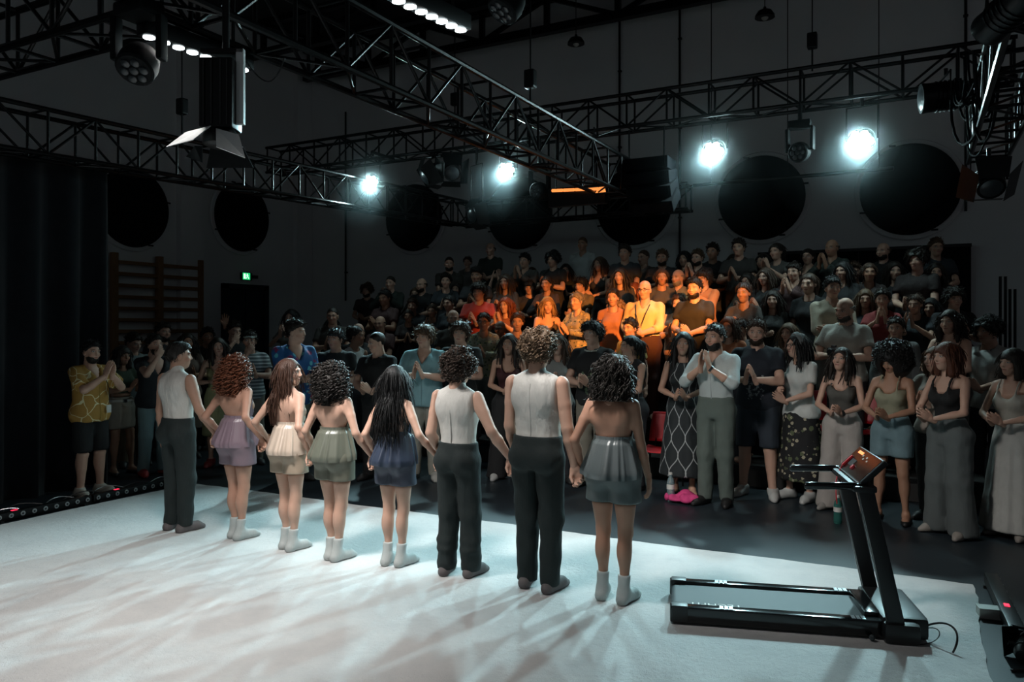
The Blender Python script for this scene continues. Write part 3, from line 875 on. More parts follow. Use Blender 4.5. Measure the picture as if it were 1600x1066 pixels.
def strands(F, n, length, curl_r=0.0, turns=0.0, r=.0022, seg=12, seed=3, drop=1.0, out=.004, zmin=-9, sides=3, mess=.12):
    "locks that lie over the hair volume F and hang down"
    rs = np.random.RandomState(seed)
    V, Q = F.mesh()
    P = V[Q]; nrm = np.cross(P[:, 1] - P[:, 0], P[:, 2] - P[:, 0]); nrm /= np.maximum(np.linalg.norm(nrm, axis=1), 1e-9)[:, None]
    cen = P.mean(1)
    ok = np.where((nrm[:, 1] < .6) | (cen[:, 2] > .05))[0]
    pick = ok[rs.randint(0, len(ok), n)]
    VV, FF = [], []
    base = 0
    for c, nn in zip(cen[pick], nrm[pick]):
        L = length * rs.uniform(.6, 1.2); st = L / seg
        p = c + nn * out; d = np.array((0, 0, -1.0)) * drop + rs.normal(size=3) * mess
        pts = []
        v = nn * .5 + d
        v /= np.linalg.norm(v)
        ph = rs.uniform(0, 6.28)
        for i in range(seg + 1):
            pts.append(p.copy())
            dv = d - nn * (d @ nn) * max(0, 1 - i / seg * 1.2)
            v = v * .75 + .25 * dv / max(np.linalg.norm(dv), 1e-6); v /= np.linalg.norm(v)
            p = p + v * st
        pts = np.array(pts)
        if curl_r > 0:
            e1 = np.cross(v, nn); e1 /= max(np.linalg.norm(e1), 1e-6); e2 = np.cross(v, e1)
            a = ph + np.arange(seg + 1) / seg * turns * 6.283
            amp = curl_r * np.minimum(1, np.arange(seg + 1) / 2.0)[:, None] * rs.uniform(.7, 1.3)
            pts = pts + amp * (np.cos(a)[:, None] * e1 + np.sin(a)[:, None] * e2)
        if ((pts[:, 1] > .045) & (np.abs(pts[:, 0]) < .066) & (pts[:, 2] < .052)).any() and not (c[2] < -.02 and length < .03): continue
        pts[:, 2] = np.maximum(pts[:, 2], zmin)
        T = np.gradient(pts, axis=0); T /= np.maximum(np.linalg.norm(T, axis=1), 1e-9)[:, None]
        b1 = np.cross(T, nn); b1 /= np.maximum(np.linalg.norm(b1, axis=1), 1e-9)[:, None]; b2 = np.cross(T, b1)
        rr = (r * np.interp(np.arange(seg + 1) / seg, [0, .2, .8, 1], [.6, 1, .9, .25]))[:, None]
        ang = [6.283 * k / sides for k in range(sides)]
        ring = np.stack([pts + rr * (math.cos(t) * b1 + math.sin(t) * b2) for t in ang], 1)
        VV.append(ring.reshape(-1, 3))
        i0 = base + np.arange(seg)[:, None] * sides; k0 = np.arange(sides)[None, :]; k1 = (k0 + 1) % sides
        FF.append(np.stack([i0 + k0, i0 + k1, i0 + sides + k1, i0 + sides + k0], -1).reshape(-1, 4))
        base += (seg + 1) * sides
    return np.concatenate(VV), np.concatenate(FF), V, Q
def lock_hair(style, L, vol, seed, n, length, curl_r, turns, r, seg=12, h=.0085, out=.004, zmin=-9, drop=1.0, mess=.12):
    F = hair_field(style, h, L, vol, seed)
    a, b, V, Q = strands(F, n, length, curl_r, turns, r, seg, seed + 7, drop, out, zmin, 3, mess)
    return mesh_np('hair', np.concatenate([V, a]), np.concatenate([Q, b + len(V)]))
# ------------------------------------------------------------------ the hall
BACK_V, LEFT_U = 14.34, -13.3
def m_wall():
    t = NT('painted_wall'); co = t.co()
    c = t.mix(t.noise(1.1, 5, co), (0.64, 0.64, 0.65), (0.76, 0.76, 0.77))
    t.bump(t.noise(60, 3, co), 0.15, 0.01)
    return t.set(c, 0.85)
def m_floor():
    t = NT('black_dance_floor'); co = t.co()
    c = t.mix(t.noise(2.2, 5, co), (0.009, 0.014, 0.018), (0.022, 0.032, 0.040))  # bluish tint puts the lamps' sheen into the black floor's colour
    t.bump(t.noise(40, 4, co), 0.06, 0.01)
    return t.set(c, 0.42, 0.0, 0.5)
def m_carpet():
    t = NT('white_carpet'); co = t.co()
    n1 = t.noise(1.4, 5, co, 0.6); n2 = t.noise(7.0, 4, co, 0.65)
    f = t.math('MULTIPLY', t.math('ADD', n1, t.math('MULTIPLY', n2, 0.6)), 0.75, clamp=True)
    c = t.ramp(f, [(0.30, (0.50, 0.52, 0.53)), (0.50, (0.63, 0.64, 0.64)), (0.72, (0.72, 0.72, 0.71))])
    fine = t.noise(160.0, 3, co, 0.7)
    c = t.mix(t.math('MULTIPLY', fine, 0.35), c, (0.42, 0.43, 0.44))
    h = t.math('ADD', fine, t.math('MULTIPLY', t.noise(30, 4, co), 1.5))
    t.bump(h, 0.6, 0.012)
    t.b.inputs['Sheen Weight'].default_value = 0.15
    return t.set(c, 0.95, 0.0, 0.15)
def m_curtain():
    t = NT('black_velvet'); co = t.co()
    c = t.mix(t.noise(6, 4, co), (0.004, 0.005, 0.007), (0.011, 0.013, 0.016))
    t.b.inputs['Sheen Weight'].default_value = 0.1
    return t.set(c, 0.95, 0.0, 0.1)
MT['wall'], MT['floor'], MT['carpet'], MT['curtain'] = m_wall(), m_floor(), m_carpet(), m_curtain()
MT['ceiling'] = m_plain('dark_roof_boards', (0.035, 0.036, 0.04), 0.9, 0, 0.2, 3)
MT['riser'] = m_plain('dark_riser_boards', (0.02, 0.019, 0.018), 0.7, 0, 0.2, 6)
MT['blackout'] = m_plain('blackout_cloth', (0.006, 0.007, 0.009), 0.95, 0, 0.1, 20, 0.1)

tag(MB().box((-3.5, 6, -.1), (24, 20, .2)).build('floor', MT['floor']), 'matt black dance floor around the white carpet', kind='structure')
tag(MB().box((-3.5, BACK_V + .1, 4.2), (24, .2, 8.6)).build('wall_back', MT['wall']), 'dim grey back wall with round windows', kind='structure')
tag(MB().box((LEFT_U - .1, 5, 4.2), (.2, 19, 8.6)).build('wall_left', MT['wall']), 'dim grey left wall with wall bars and door', kind='structure')
tag(MB().box((-3.5, 6, 8.6), (24, 20, .2)).build('ceiling', MT['ceiling']), 'dark roof boards over the hall', kind='structure')
# shallow pilasters of the left and back walls
k = 0
for px in (292, 470):
    Y = depth_u(px, LEFT_U); p = W(px, 300, Y); k += 1
    tag(MB().box((LEFT_U + .06, p.y, 4.2), (.14, .5, 8.6)).build('trim_%d' % k, MT['wall']), 'shallow grey pilaster on the left wall', kind='structure')

# carpet: a thin slab with a soft, slightly wandering edge
def carpet():
    rnd = random.Random(4)
    x0, x1, y0, y1 = -7.52, .33, .6, 6.2
    pts = []
    def side(a, b, n, amp):
        a, b = Vector(a), Vector(b); d = (b - a); nn = Vector((d.y, -d.x, 0)).normalized()
        ph = rnd.random() * 6
        for i in range(n):
            t = i / n
            pts.append(a + d * t + nn * (amp * math.sin(t * 17 + ph) + amp * .6 * rnd.uniform(-1, 1)) * (1 if i else 0))
    side((x0, y0, 0), (x1, y0, 0), 20, .01); side((x1, y0, 0), (x1 + .0, 6.36, 0), 60, .012)
    side((x1, 6.36, 0), (x0, 6.18, 0), 90, .012); side((x0, 6.18, 0), (x0, y0, 0), 60, .008)
    bm = bmesh.new()
    lo = [bm.verts.new((p.x, p.y, .001)) for p in pts]; hi = [bm.verts.new((p.x, p.y, .014)) for p in pts]
    n = len(pts)
    for i in range(n): bm.faces.new((lo[i], lo[(i + 1) % n], hi[(i + 1) % n], hi[i]))
    bm.faces.new(hi); bm.faces.new(list(reversed(lo)))
    me = bpy.data.meshes.new('carpet'); bm.to_mesh(me); bm.free()
    return obj('carpet', me, MT['carpet'])
tag(carpet(), 'large white short-pile carpet laid out as the dance stage', 'carpet')

# round windows with blackout covers
def round_window(n, c, normal, label):
    e = empty('window_%d' % n, c); tag(e, label, kind='structure')
    q = Vector(normal).to_track_quat('Z', 'Y').to_matrix().to_4x4(); e.matrix_world = Matrix.Translation(c) @ q
    bm = MB(); ring = bm
    N = 48
    def circ(r, z): return [bm.bm.verts.new((r * math.cos(6.2832 * i / N), r * math.sin(6.2832 * i / N), z)) for i in range(N)]
    a, b, c2, d = circ(.84, 0), circ(.82, .03), circ(.74, .03), circ(.72, 0)
    for u, v in ((a, b), (b, c2), (c2, d)):
        for i in range(N): bm.bm.faces.new((u[i], u[(i + 1) % N], v[(i + 1) % N], v[i]))
    bm.build('reveal', MT['wall'], e)
    MB().lathe([(.70, .012), (.755, .035), (.75, .085), (.72, .10), (.3, .115), (.02, .118)], 48).build('blackout_cover', MT['blackout'], e, smooth=True)
    for a in (.25, 1.9, 3.6, 5.2):
        MB().box((.78 * math.cos(a), .78 * math.sin(a), .06), (.10, .03, .02), None).build('clip', MT['black_metal'], e)
wn = 0
for px, py in ((205, 325), (375, 340)):
    wn += 1; Y = depth_u(px, LEFT_U)
    round_window(wn, W(px, py, Y) + Vector((.02, 0, 0)), (1, 0, 0), ('round window under a black cover, left wall beside the curtain', 'round window under a black cover above the exit sign')[wn - 1])
for i, (px, py) in enumerate(((649, 341), (814, 334), (992, 323), (1190, 310), (1421, 297))):
    wn += 1; Y = depth_v(px, BACK_V)
    round_window(wn, W(px, py, Y) - Vector((0, .02, 0)), (0, -1, 0), ('leftmost round black-covered window of the back wall', 'round black-covered window behind the second lit par lamp', 'round black-covered window behind the orange striplight',
                 'round black-covered window behind the third lit par lamp', 'rightmost round black-covered window of the back wall')[i])

# black masking panel along the back wall behind the stands
Ya, Yb = depth_v(1185, 14.2), depth_v(1518, 14.2)
a, b = W(1185, 400, Ya), W(1518, 392, Yb)
e = empty('masking_panel', ((a.x + b.x) / 2, 14.2, 0)); tag(e, 'black masking panel behind the last row at the right', 'panel')
wd = (b.x - a.x) / 4
for i in range(4): MB().box((-(b.x - a.x) / 2 + wd * (i + .5), 0, 1.57), (wd - .015, .06, 3.1)).build('panel', MT['blackout'], e)
MB().box((0, -.02, 3.14), (b.x - a.x, .1, .05)).build('top_rail', MT['black_metal'], e)

# door and exit sign on the left wall
Y0, Y1 = depth_u(345, LEFT_U), depth_u(415, LEFT_U)
pa, pb = W(345, 447, Y0), W(415, 444, Y1); topz = 2.78
dm = (pa.y + pb.y) / 2; dw = pb.y - pa.y
e = empty('door_1', (LEFT_U, dm, 0)); tag(e, 'dark double door below the green exit sign', kind='structure')
MB().box((.05, -dw / 2 + .06, topz / 2), (.12, .12, topz)).box((.05, dw / 2 - .06, topz / 2), (.12, .12, topz)).box((.05, 0, topz - .06), (.12, dw, .12)).build('frame', MT['door'], e)
for sy in (-1, 1):
    lf = MB().box((.03, sy * dw / 4.4, (topz - .12) / 2), (.05, dw / 2.3, topz - .13)).build('leaf', MT['door'], e)
    MB().cyl((.09, sy * .09, .95), (.09, sy * .09, 1.25), .014).build('handle', MT['black_metal'], lf)
# pale reveal strip beside the door
Ye = depth_u(383, LEFT_U); ps = W(383, 432, Ye)
e = empty('exit_sign', (LEFT_U + .03, ps.y, ps.z)); tag(e, 'small glowing green exit sign on the left wall above the door', 'exit sign')
MB().box((0, 0, 0), (.06, .30, .17), bevel=.008).build('housing', MT['black_plastic'], e)
MB().box((.034, -.02, 0), (.012, .20, .15)).build('green_panel', MT['exit_green'], e)
pg = MB()
pg.box((.043, -.08, 0), (.006, .05, .11)).sph((.044, -.005, .045), .014, 8).tube([(.044, -.005, .03), (.044, .0, -.005), (.044, -.03, -.03), (.044, -.04, -.055)], .007, 5).tube([(.044, .0, -.005), (.044, .03, -.03), (.044, .035, -.058)], .007, 5).tube([(.044, -.035, .01), (.044, -.003, .022), (.044, .03, .012)], .006, 5)
pg.build('running_figure', MT['exit_white'], e)
MB().box((0, .26, 0), (.05, .14, .07)).build('side_box', MT['black_plastic'], e)

# wooden wall bars
Y0, Y1 = depth_u(172, LEFT_U), depth_u(306, LEFT_U)
va, vb = W(172, 400, Y0).y, W(306, 400, Y1).y
e = empty('wall_bars', (LEFT_U + .12, (va + vb) / 2, 0)); tag(e, 'wooden gymnastic wall bars beside the black curtain', 'wall bars')
half = (vb - va) / 2
for y in (-half, 0, half):
    MB().box((.0, y, 1.62), (.10, .12, 3.2), bevel=.01).build('upright', MT['wood'], e)
for i in range(14):
    z = .25 + i * .215
    for sy in (-1, 1):
        MB().box((.03, sy * half / 2, z), (.045, half - .12, .07), bevel=.012).build('rung', MT['wood'], e)

# black curtain on the left
def curtain(u, v0, v1, z0, z1, name, label):
    n, m = 150, 14
    V, Q = [], []
    rs = np.random.RandomState(5)
    for i in range(n):
        v = v0 + (v1 - v0) * i / (n - 1)
        for j in range(m):
            t = j / (m - 1)
            a = .05 + .035 * t
            x = u + a * math.sin(v * 17 + .8 * math.sin(v * 3.1)) + .025 * math.sin(v * 41 + 3 * t) * t
            V.append((x, v, z1 + (z0 - z1) * t))
    for i in range(n - 1):
        for j in range(m - 1): Q.append((i * m + j, i * m + j + 1, (i + 1) * m + j + 1, (i + 1) * m + j))
    o = obj(name, mesh_np(name, V, Q), MT['curtain'])
    md = o.modifiers.new('thick', 'SOLIDIFY'); md.thickness = .006
    return tag(o, label, 'curtain')
curtain(-8.45, -1.0, 5.72, .01, 3.72, 'stage_curtain', 'tall black velvet curtain hanging at the left of the stage')

# stepped stands for the audience
ROWS = [(8.95, 0.0), (9.5, .25), (10.3, .60), (11.1, .95), (11.9, 1.30), (12.7, 1.65)]
e = empty('seating_stand', (-4.3, 9.1, 0)); tag(e, 'dark stepped seating stand under the audience', 'seating stand')
for i, (v, z) in enumerate(ROWS[1:]):
    MB().box((0, v - 9.1, z / 2), (9.8, .80, z - .004), bevel=.01).build('step', MT['riser'], e)
    MB().box((0, v - 9.1 - .41, z - .02), (9.8, .02, .04)).build('nosing', MT['black_metal'], e)

# steel roof girders, lattice under the roof boards
UNIT_CYL = MB().cyl((0, 0, 0), (0, 0, 1), 1, n=8).mesh('brace', True)
def bar(name, a, b, r, mat, parent):
    a, b = Vector(a), Vector(b); d = b - a
    M = Matrix.Translation(a) @ d.to_track_quat('Z', 'Y').to_matrix().to_4x4() @ Matrix.Diagonal((r, r, d.length, 1))
    return obj(name, UNIT_CYL, mat, parent, M=M)
UNIT_BOX = MB().box((0, 0, .5), (1, 1, 1)).mesh('girder_bar')
def sqbar(name, a, b, w, mat, parent):
    a, b = Vector(a), Vector(b); d = b - a
    M = Matrix.Translation(a) @ d.to_track_quat('Z', 'Y').to_matrix().to_4x4() @ Matrix.Diagonal((w, w, d.length, 1))
    return obj(name, UNIT_BOX, mat, parent, M=M)
for v, lab in ((13.9, 'dark steel lattice roof girder against the back wall'), (12.2, 'dark steel lattice roof girder nearer the stage')):
    e = empty('roof_girder', (0, v, 0)); tag(e, lab, 'girder')
    sqbar('flange', (-13, 0, 7.78), (6, 0, 7.78), .16, MT['black_metal'], e); sqbar('flange', (-13, 0, 8.44), (6, 0, 8.44), .14, MT['black_metal'], e)
    x = -12.6; i = 0
    while x < 5.5:
        sqbar('web', (x, 0, 7.8), (x, 0, 8.42), .10, MT['black_metal'], e)
        sqbar('web', (x, 0, 7.8 if i % 2 else 8.42), (x + 1.5, 0, 8.42 if i % 2 else 7.8), .08, MT['black_metal'], e)
        x += 1.5; i += 1
# thin service pipes down the back wall
for px, y0, y1, lab in ((540, 175, 470, 'thin dark pipe on the wall near the left corner'), (968, 60, 400, 'thin dark pipe behind the orange-lit rows, left of two'),
                        (1062, 0, 400, 'thin dark pipe right of the orange striplight'), (1509, -30, 330, 'thin dark pipe at the far right of the back wall')):
    Y = depth_v(px, BACK_V - .06); p0, p1 = W(px, y0, Y), W(px, y1, Y)
    o = empty('service_pipe', (p0.x, p0.y, 0)); tag(o, lab, 'pipe')
    MB().cyl((0, 0, p1.z), (0, 0, min(8.4, p0.z + (2.0 if y0 <= 60 else 0))), .022, n=8).build('pipe', MT['black_metal'], o)
    for t in (.15, .5, .85): MB().box((0, .02, p1.z + (p0.z - p1.z) * t), (.07, .05, .03)).build('clamp', MT['black_metal'], o)
# small dome pendant lamps under the roof
for px, py, lab in ((900, 64, 'small unlit dome pendant lamp left of the roof pipes'), (1195, 22, 'small unlit dome pendant lamp at the upper right')):
    Y = depth_v(px, 13.2); p = W(px, py, Y)
    o = empty('pendant_lamp', p); tag(o, lab, 'lamp')
    MB().lathe([(.16, -.06), (.155, -.02), (.11, .05), (.03, .08), (.02, .12)], 20).build('shade', MT['black_metal'], o, smooth=True)
    MB().cyl((0, 0, .1), (0, 0, 8.45 - p.z), .008, n=6).build('cord', MT['black_plastic'], o)
    MB().sph((0, 0, -.05), .06, 10).build('bulb', MT['white'], o, smooth=True)
# posts of the stair rail at the right end of the stands
e = empty('stair_rail', W(1575, 540, 10.2) * 1.0); p = W(1575, 500, 10.2); e.location = (p.x, p.y, 0); tag(e, 'black stair rail at the right end of the stands', 'railing')
for px, yt in ((1563, 432), (1571, 432), (1578, 452), (1586, 452)):
    q = W(px, yt, 10.2); bar('post', (q.x - p.x, q.y - p.y, 0), (q.x - p.x, q.y - p.y, q.z), .018, MT['black_metal'], e)
qa, qb = W(1561, 500, 10.2), W(1588, 500, 10.2); bar('rail', (qa.x - p.x, qa.y - p.y, 1.5), (qb.x - p.x, qb.y - p.y, 1.5), .018, MT['black_metal'], e)

# ------------------------------------------------------------------ lighting trusses
def truss(label, a, b, w, h, bay, skip_top=False):
    a, b = Vector(a), Vector(b); d = (b - a); L = d.length; t = d / L; s = Vector((t.y, -t.x, 0)); up = Vector((0, 0, 1))
    e = empty('lighting_truss', a); tag(e, label, 'truss')
    m = MT['truss']
    C = lambda i, j, x: t * x + s * (i * w / 2) + up * (j * h)
    for i in (-1, 1):
        for j in (0, 1): bar('chord', C(i, j, 0), C(i, j, L), .026, m, e)
    n = max(1, round(L / bay)); q = L / n
    for k in range(n + 1):
        x = min(max(k * q, .03), L - .03)
        for i in (-1, 1): bar('brace', C(i, 0, x), C(i, 1, x), .015, m, e)
        bar('brace', C(-1, 0, x), C(1, 0, x), .014, m, e); bar('brace', C(-1, 1, x), C(1, 1, x), .014, m, e)
        if k < n:
            for i in (-1, 1): bar('brace', C(i, k % 2, x), C(i, 1 - k % 2, x + q), .014, m, e)
            bar('brace', C(-1 if k % 2 else 1, 0, x), C(1 if k % 2 else -1, 0, x + q), .012, m, e)
    return e
TZ = 3.74
truss('long black lighting truss above the left curtain', (-8.1, .6, 3.50), (-8.1, 13.0, 3.86), .36, .46, .52)
truss('black lighting truss running from upper left over the dancers', (-3.76, 2.2, 3.68), (-3.76, 10.4, 3.68), .36, .49, .50)
truss('black lighting truss at the right edge above the treadmill', (.66, 1.2, 3.70), (.66, 10.1, 3.70), .36, .46, .50)
truss('high black lighting truss carrying the four lit par lamps', (-10.4, 10.3, 4.62), (.95, 10.3, 4.62), .34, .44, .56)
truss('short low black truss before the round windows', (-7.9, 12.75, 3.80), (-3.4, 12.75, 3.80), .34, .42, .50)
truss('black cross truss at the upper left, curtain to batten', (-7.9, 3.15, TZ), (-3.96, 3.15, TZ), .34, .46, .50)
e = empty('lighting_pipe', (-3.35, 12.75, 4.2)); tag(e, 'black horizontal lighting pipe behind the third par lamp', 'pipe')
MB().cyl((0, 0, 0), (3.0, 0, .0), .03).build('tube', MT['black_metal'], e)
for x in (.3, 1.5, 2.8): MB().cyl((x, 0, 0), (x, 0, 4.3), .008, n=6).build('hanger', MT['black_metal'], e)
# chain hoists and drops that carry the trusses
for (x, y, z), lab in (((-8.1, 6.5, 4.2), 'thin chain hoist over the left truss'), ((-3.76, 7.5, 4.17), 'thin chain hoist over the middle truss'), ((-6.5, 10.3, 5.06), 'thin chain hoist over the high truss, left'),
                       ((-1.2, 10.3, 5.06), 'thin chain hoist over the high truss, right'), ((.66, 7.0, 4.16), 'thin chain hoist over the right truss')):
    o = empty('chain_hoist', (x, y, z)); tag(o, lab, 'hoist')
    MB().box((0, 0, .38), (.12, .10, .2), bevel=.02).build('motor', MT['black_metal'], o)
    MB().cyl((0, 0, 0), (0, 0, .3), .012, n=6).build('hook', MT['black_metal'], o)
    MB().cyl((0, 0, .45), (0, 0, 8.45 - z), .008, n=6).build('chain', MT['black_metal'], o)

# ------------------------------------------------------------------ lamps
def spot(name, loc, tgt, energy, color, size_deg, blend=.4, radius=.06, parent=None):
    d = bpy.data.lights.new(name, 'SPOT'); d.energy = energy; d.color = color; d.spot_size = math.radians(size_deg); d.spot_blend = blend; d.shadow_soft_size = radius
    o = bpy.data.objects.new(name, d); COL.objects.link(o)
    M = aim(loc, Vector(tgt) - Vector(loc))
    if parent is not None:
        o.parent = parent; o.matrix_local = parent.matrix_world.inverted() @ M
    else: o.matrix_world = M
    return o
def lens_ring(e, M, r, mat, n=6, lr=None):
    lr = lr or r * .30
    for i in range(n + 1):
        a = 6.2832 * i / n
        c = Vector((0, 0, 0)) if i == n else Vector((r * .64 * math.cos(a), r * .64 * math.sin(a), 0))
        MB().lathe([(lr, 0), (lr * .9, -lr * .25), (lr * .5, -lr * .42), (.001, -lr * .46)], 14).build('lens', mat, e, smooth=True, M=M @ Matrix.Translation(c))
def par_lamp(label, p, tgt, energy, color=(.55, .92, 1.0), ang=50, size=.12, blend=.6, top=None):
    e = empty('par_lamp', p); tag(e, label, 'stage lamp')
    bpy.context.view_layer.update()
    d = (Vector(tgt) - Vector(p)).normalized(); M = aim((0, 0, 0), d)
    MB().lathe([(size * .9, .0), (size, .01), (size, .05), (size * .86, .16), (size * .6, .21), (.02, .22)], 24, M).build('housing', MT['black_metal'], e, smooth=True)
    lens_ring(e, M @ Matrix.Translation((0, 0, -.004)), size, MT['led_par'])
    h = (top if top else p[2] + .34) - p[2]
    x = M.to_3x3() @ Vector((1, 0, 0))
    a, b = x * (size + .02) + M.to_3x3() @ Vector((0, 0, .08)), -x * (size + .02) + M.to_3x3() @ Vector((0, 0, .08))
    MB().tube([a, a + Vector((0, 0, h * .8)), b + Vector((0, 0, h * .8)), b], .012, 6).build('yoke', MT['black_metal'], e)
    MB().cyl(((a + b) / 2 + Vector((0, 0, h * .8)))[:], ((a + b) / 2 + Vector((0, 0, h)))[:], .02).build('clamp', MT['black_metal'], e)
    if p[1] < 10.0: MB().cyl((0, 0, h), (0, 10.3 - p[1], h), .024).build('outrigger', MT['black_metal'], e)
    spot('par_beam', Vector(p) + d * .06, tgt, energy, color, ang, blend, size * .7, e)
def moving_head(label, p, d, size=.2, face=True, top=None):
    "hanging moving head: base box, two-armed yoke, rounded head with LED face"
    e = empty('moving_head', p); tag(e, label, 'stage lamp')
    s = size
    MB().box((0, 0, s * 1.55), (s * 1.2, s * .9, s * .42), bevel=s * .08).build('base', MT['matte_black'], e, smooth=True)
    x = Vector((d[1], -d[0], 0)).normalized()
    for sg in (-1, 1):
        MB().box((0, 0, 0), (s * .2, s * .42, s * 1.35), Matrix.Translation(x * (sg * s * .70) + Vector((0, 0, s * .72))) @ x.to_track_quat('X', 'Z').to_matrix().to_4x4(), bevel=s * .08).build('yoke_arm', MT['matte_black'], e, smooth=True)
    M = aim((0, 0, 0), d)
    MB().lathe([(s * .5, -s * .42), (s * .56, -s * .36), (s * .58, 0), (s * .5, s * .35), (s * .28, s * .52), (.01, s * .55)], 24, M).build('head', MT['matte_black'], e, smooth=True)
    if face: lens_ring(e, M @ Matrix.Translation((0, 0, -s * .425)), s * .46, MT['lens_dark'])
    MB().cyl((0, 0, s * 1.7), (0, 0, s * 2.2 if top is None else top - p[2]), s * .12).build('clamp', MT['black_metal'], e)
    return e
def fresnel(label, p, d, r=.1, L=.3, flaps=True, flapmat='black_metal', hang=.3):
    e = empty('fresnel_lamp', p); tag(e, label, 'stage lamp')
    M = aim((0, 0, 0), d)
    MB().lathe([(r, -L / 2), (r * 1.04, -L / 2 + .02), (r, -L / 2 + .05), (r * .95, L * .3), (r * .7, L * .45), (.01, L * .5)], 20, M).build('housing', MT['black_metal'], e, smooth=True)
    MB().lathe([(r * .86, 0), (r * .6, -.02), (.01, -.03)], 18, M @ Matrix.Translation((0, 0, -L / 2 + .005))).build('lens', MT['lens_dark'], e, smooth=True)
    for i in range(5): MB().lathe([(r * 1.06, -.004), (r * 1.06, .004)], 18, M @ Matrix.Translation((0, 0, -L * .2 + i * L * .09))).build('cooling_fin', MT['black_metal'], e)
    if flaps:
        for i in range(4):
            R = Matrix.Rotation(i * math.pi / 2, 4, 'Z')
            T = M @ Matrix.Translation((0, 0, -L / 2)) @ R @ Matrix.Translation((r, 0, 0)) @ Matrix.Rotation(math.radians(-50), 4, 'Y')
            bm = MB()
            w = r * (1.0 if i % 2 else 1.25)
            vs = [bm.bm.verts.new(T @ Vector(q)) for q in ((0, -w, 0), (0, w, 0), (r * 1.6, w * 1.25, 0), (r * 1.6, -w * 1.25, 0))]
            bm.bm.faces.new(vs)
            o = bm.build('barn_door', MT[flapmat], e); o.modifiers.new('t', 'SOLIDIFY').thickness = .003
    x = M.to_3x3() @ Vector((1, 0, 0)); x.z = 0; x = x.normalized() if x.length > .1 else Vector((1, 0, 0))
    a, b = x * (r + .03), -x * (r + .03)
    MB().tube([a, a + Vector((0, 0, hang * .75)), b + Vector((0, 0, hang * .75)), b], .011, 6).build('yoke', MT['black_metal'], e)
    MB().cyl((0, 0, hang * .75), (0, 0, hang), .02).build('clamp', MT['black_metal'], e)
    return e

STAGE = Vector((-3.4, 4.0, 0))
PAR_E = 880.0
for i, (px, py, lab, tg, en, pv) in enumerate(((581, 284, 'leftmost lit par lamp, small with separate LED points', (-4.6, 3.4, .2), .9, 9.73), (792, 266, 'lit par lamp just left of the hanging striplight', (-4.0, 3.2, .2), 1.0, 10.3),
                               (1115, 237, 'bright lit par lamp, third from the left', (-2.6, 3.6, .2), 1.0, 10.3), (1345, 222, 'brightest lit par lamp, at the right', (-1.6, 3.4, .2), 1.0, 10.3))):
    Y = depth_v(px, pv); par_lamp(lab, W(px, py, Y), tg, PAR_E * en, top=4.62, size=(.10, .125, .145, .16)[i])

# lens battens that wash the front of the stage
def batten(label, p0, p1, n, mat, hang, lens_r=.036, light=None, facing=(0, 0, -1), missing=()):
    p0, p1 = Vector(p0), Vector(p1); d = p1 - p0; L = d.length
    e = empty('led_batten', p0); tag(e, label, 'stage lamp'); bpy.context.view_layer.update()
    f = Vector(facing).normalized()
    t = d / L; s = t.cross(f).normalized()
    R = Matrix((t, s, -f)).transposed().to_4x4()
    MB().box((L / 2, 0, .055), (L + .1, .10, .10), R, bevel=.012).build('housing', MT['black_metal'], e, smooth=True)
    for i in range(n):
        x = L * i / (n - 1)
        MB().lathe([(lens_r, .006), (lens_r, -.003), (lens_r * .8, -.006), (.002, -.007)], 16, R @ Matrix.Translation((x, 0, 0))).build('lens', mat, e, smooth=True)
    for x in (.12 * L, .88 * L):
        MB().cyl(R @ Vector((x, 0, .1)), R @ Vector((x, 0, .1)) + Vector((0, 0, hang)), .012, n=6).build('hanger', MT['black_metal'], e)
    if light:
        for x, tg, en, ang in light:
            spot('wash_beam', p0 + d * x + f * .06, tg, en, (1.0, .965, .93), ang, .9, .25, e)
    return e
Yb0, Yb1 = depth_u(233, -3.95), depth_u(380, -3.95)
batten('white lit LED batten under the truss behind the barn-door lamp', W(233, 59, Yb0), W(380, 110, Yb1), 8, MT['led_white'], .28, .033,
       [(.3, (-4.6, 2.6, 0), 430, 110), (.7, (-3.9, 6.3, .2), 520, 62)])
pA, pB = W(604, -6, 4.05), W(720, 48, 4.75)
batten('white lit LED batten at the top centre of the picture', pA, pB, 8, MT['led_white'], .9, .035, [(.5, (-2.2, 3.2, 0), 90, 110), (.8, (-1.3, 7.1, .1), 480, 62)])
e = empty('lighting_pipe', ((pA.x + pB.x) / 2, (pA.y + pB.y) / 2, max(pA.z, pB.z) + 1.0)); tag(e, 'black pipe above the top centre batten', 'pipe')
dd = (pB - pA); dd.z = 0
MB().cyl((-dd * 1.6)[:], (dd * 1.6)[:], .025).build('tube', MT['black_metal'], e)

# orange striplight and the orange follow spot on the audience
o0, o1 = W(862, 298, 10.9), W(936, 295, 10.5)
e = empty('striplight', o0); tag(e, 'narrow orange glowing striplight under the truss', 'stage lamp')
d = o1 - o0
MB().box(((d / 2).x, (d / 2).y + .09, -.10), (d.length * 1.15, .12, .26), Matrix.Identity(4)).build('housing', MT['black_metal'], e)
for i in range(4): MB().cyl((d * (i * .25 + .01))[:], (d * (i * .25 + .235))[:], .022, n=8).build('tube', MT['led_orange'], e)
c = d * 1.06
tri = MB(); vs = [tri.bm.verts.new(c + q) for q in (Vector((-.08, -.03, -.06)), Vector((.08, -.06, -.06)), Vector((.03, -.04, .09)))]; tri.bm.faces.new(vs)
o = tri.build('end_reflector', MT['led_orange'], e); o.modifiers.new('t', 'SOLIDIFY').thickness = .01
for x in (.1, .9): MB().cyl((d * x)[:], (d * x + Vector((0, 0, .85)))[:], .01, n=6).build('hanger', MT['black_metal'], e)
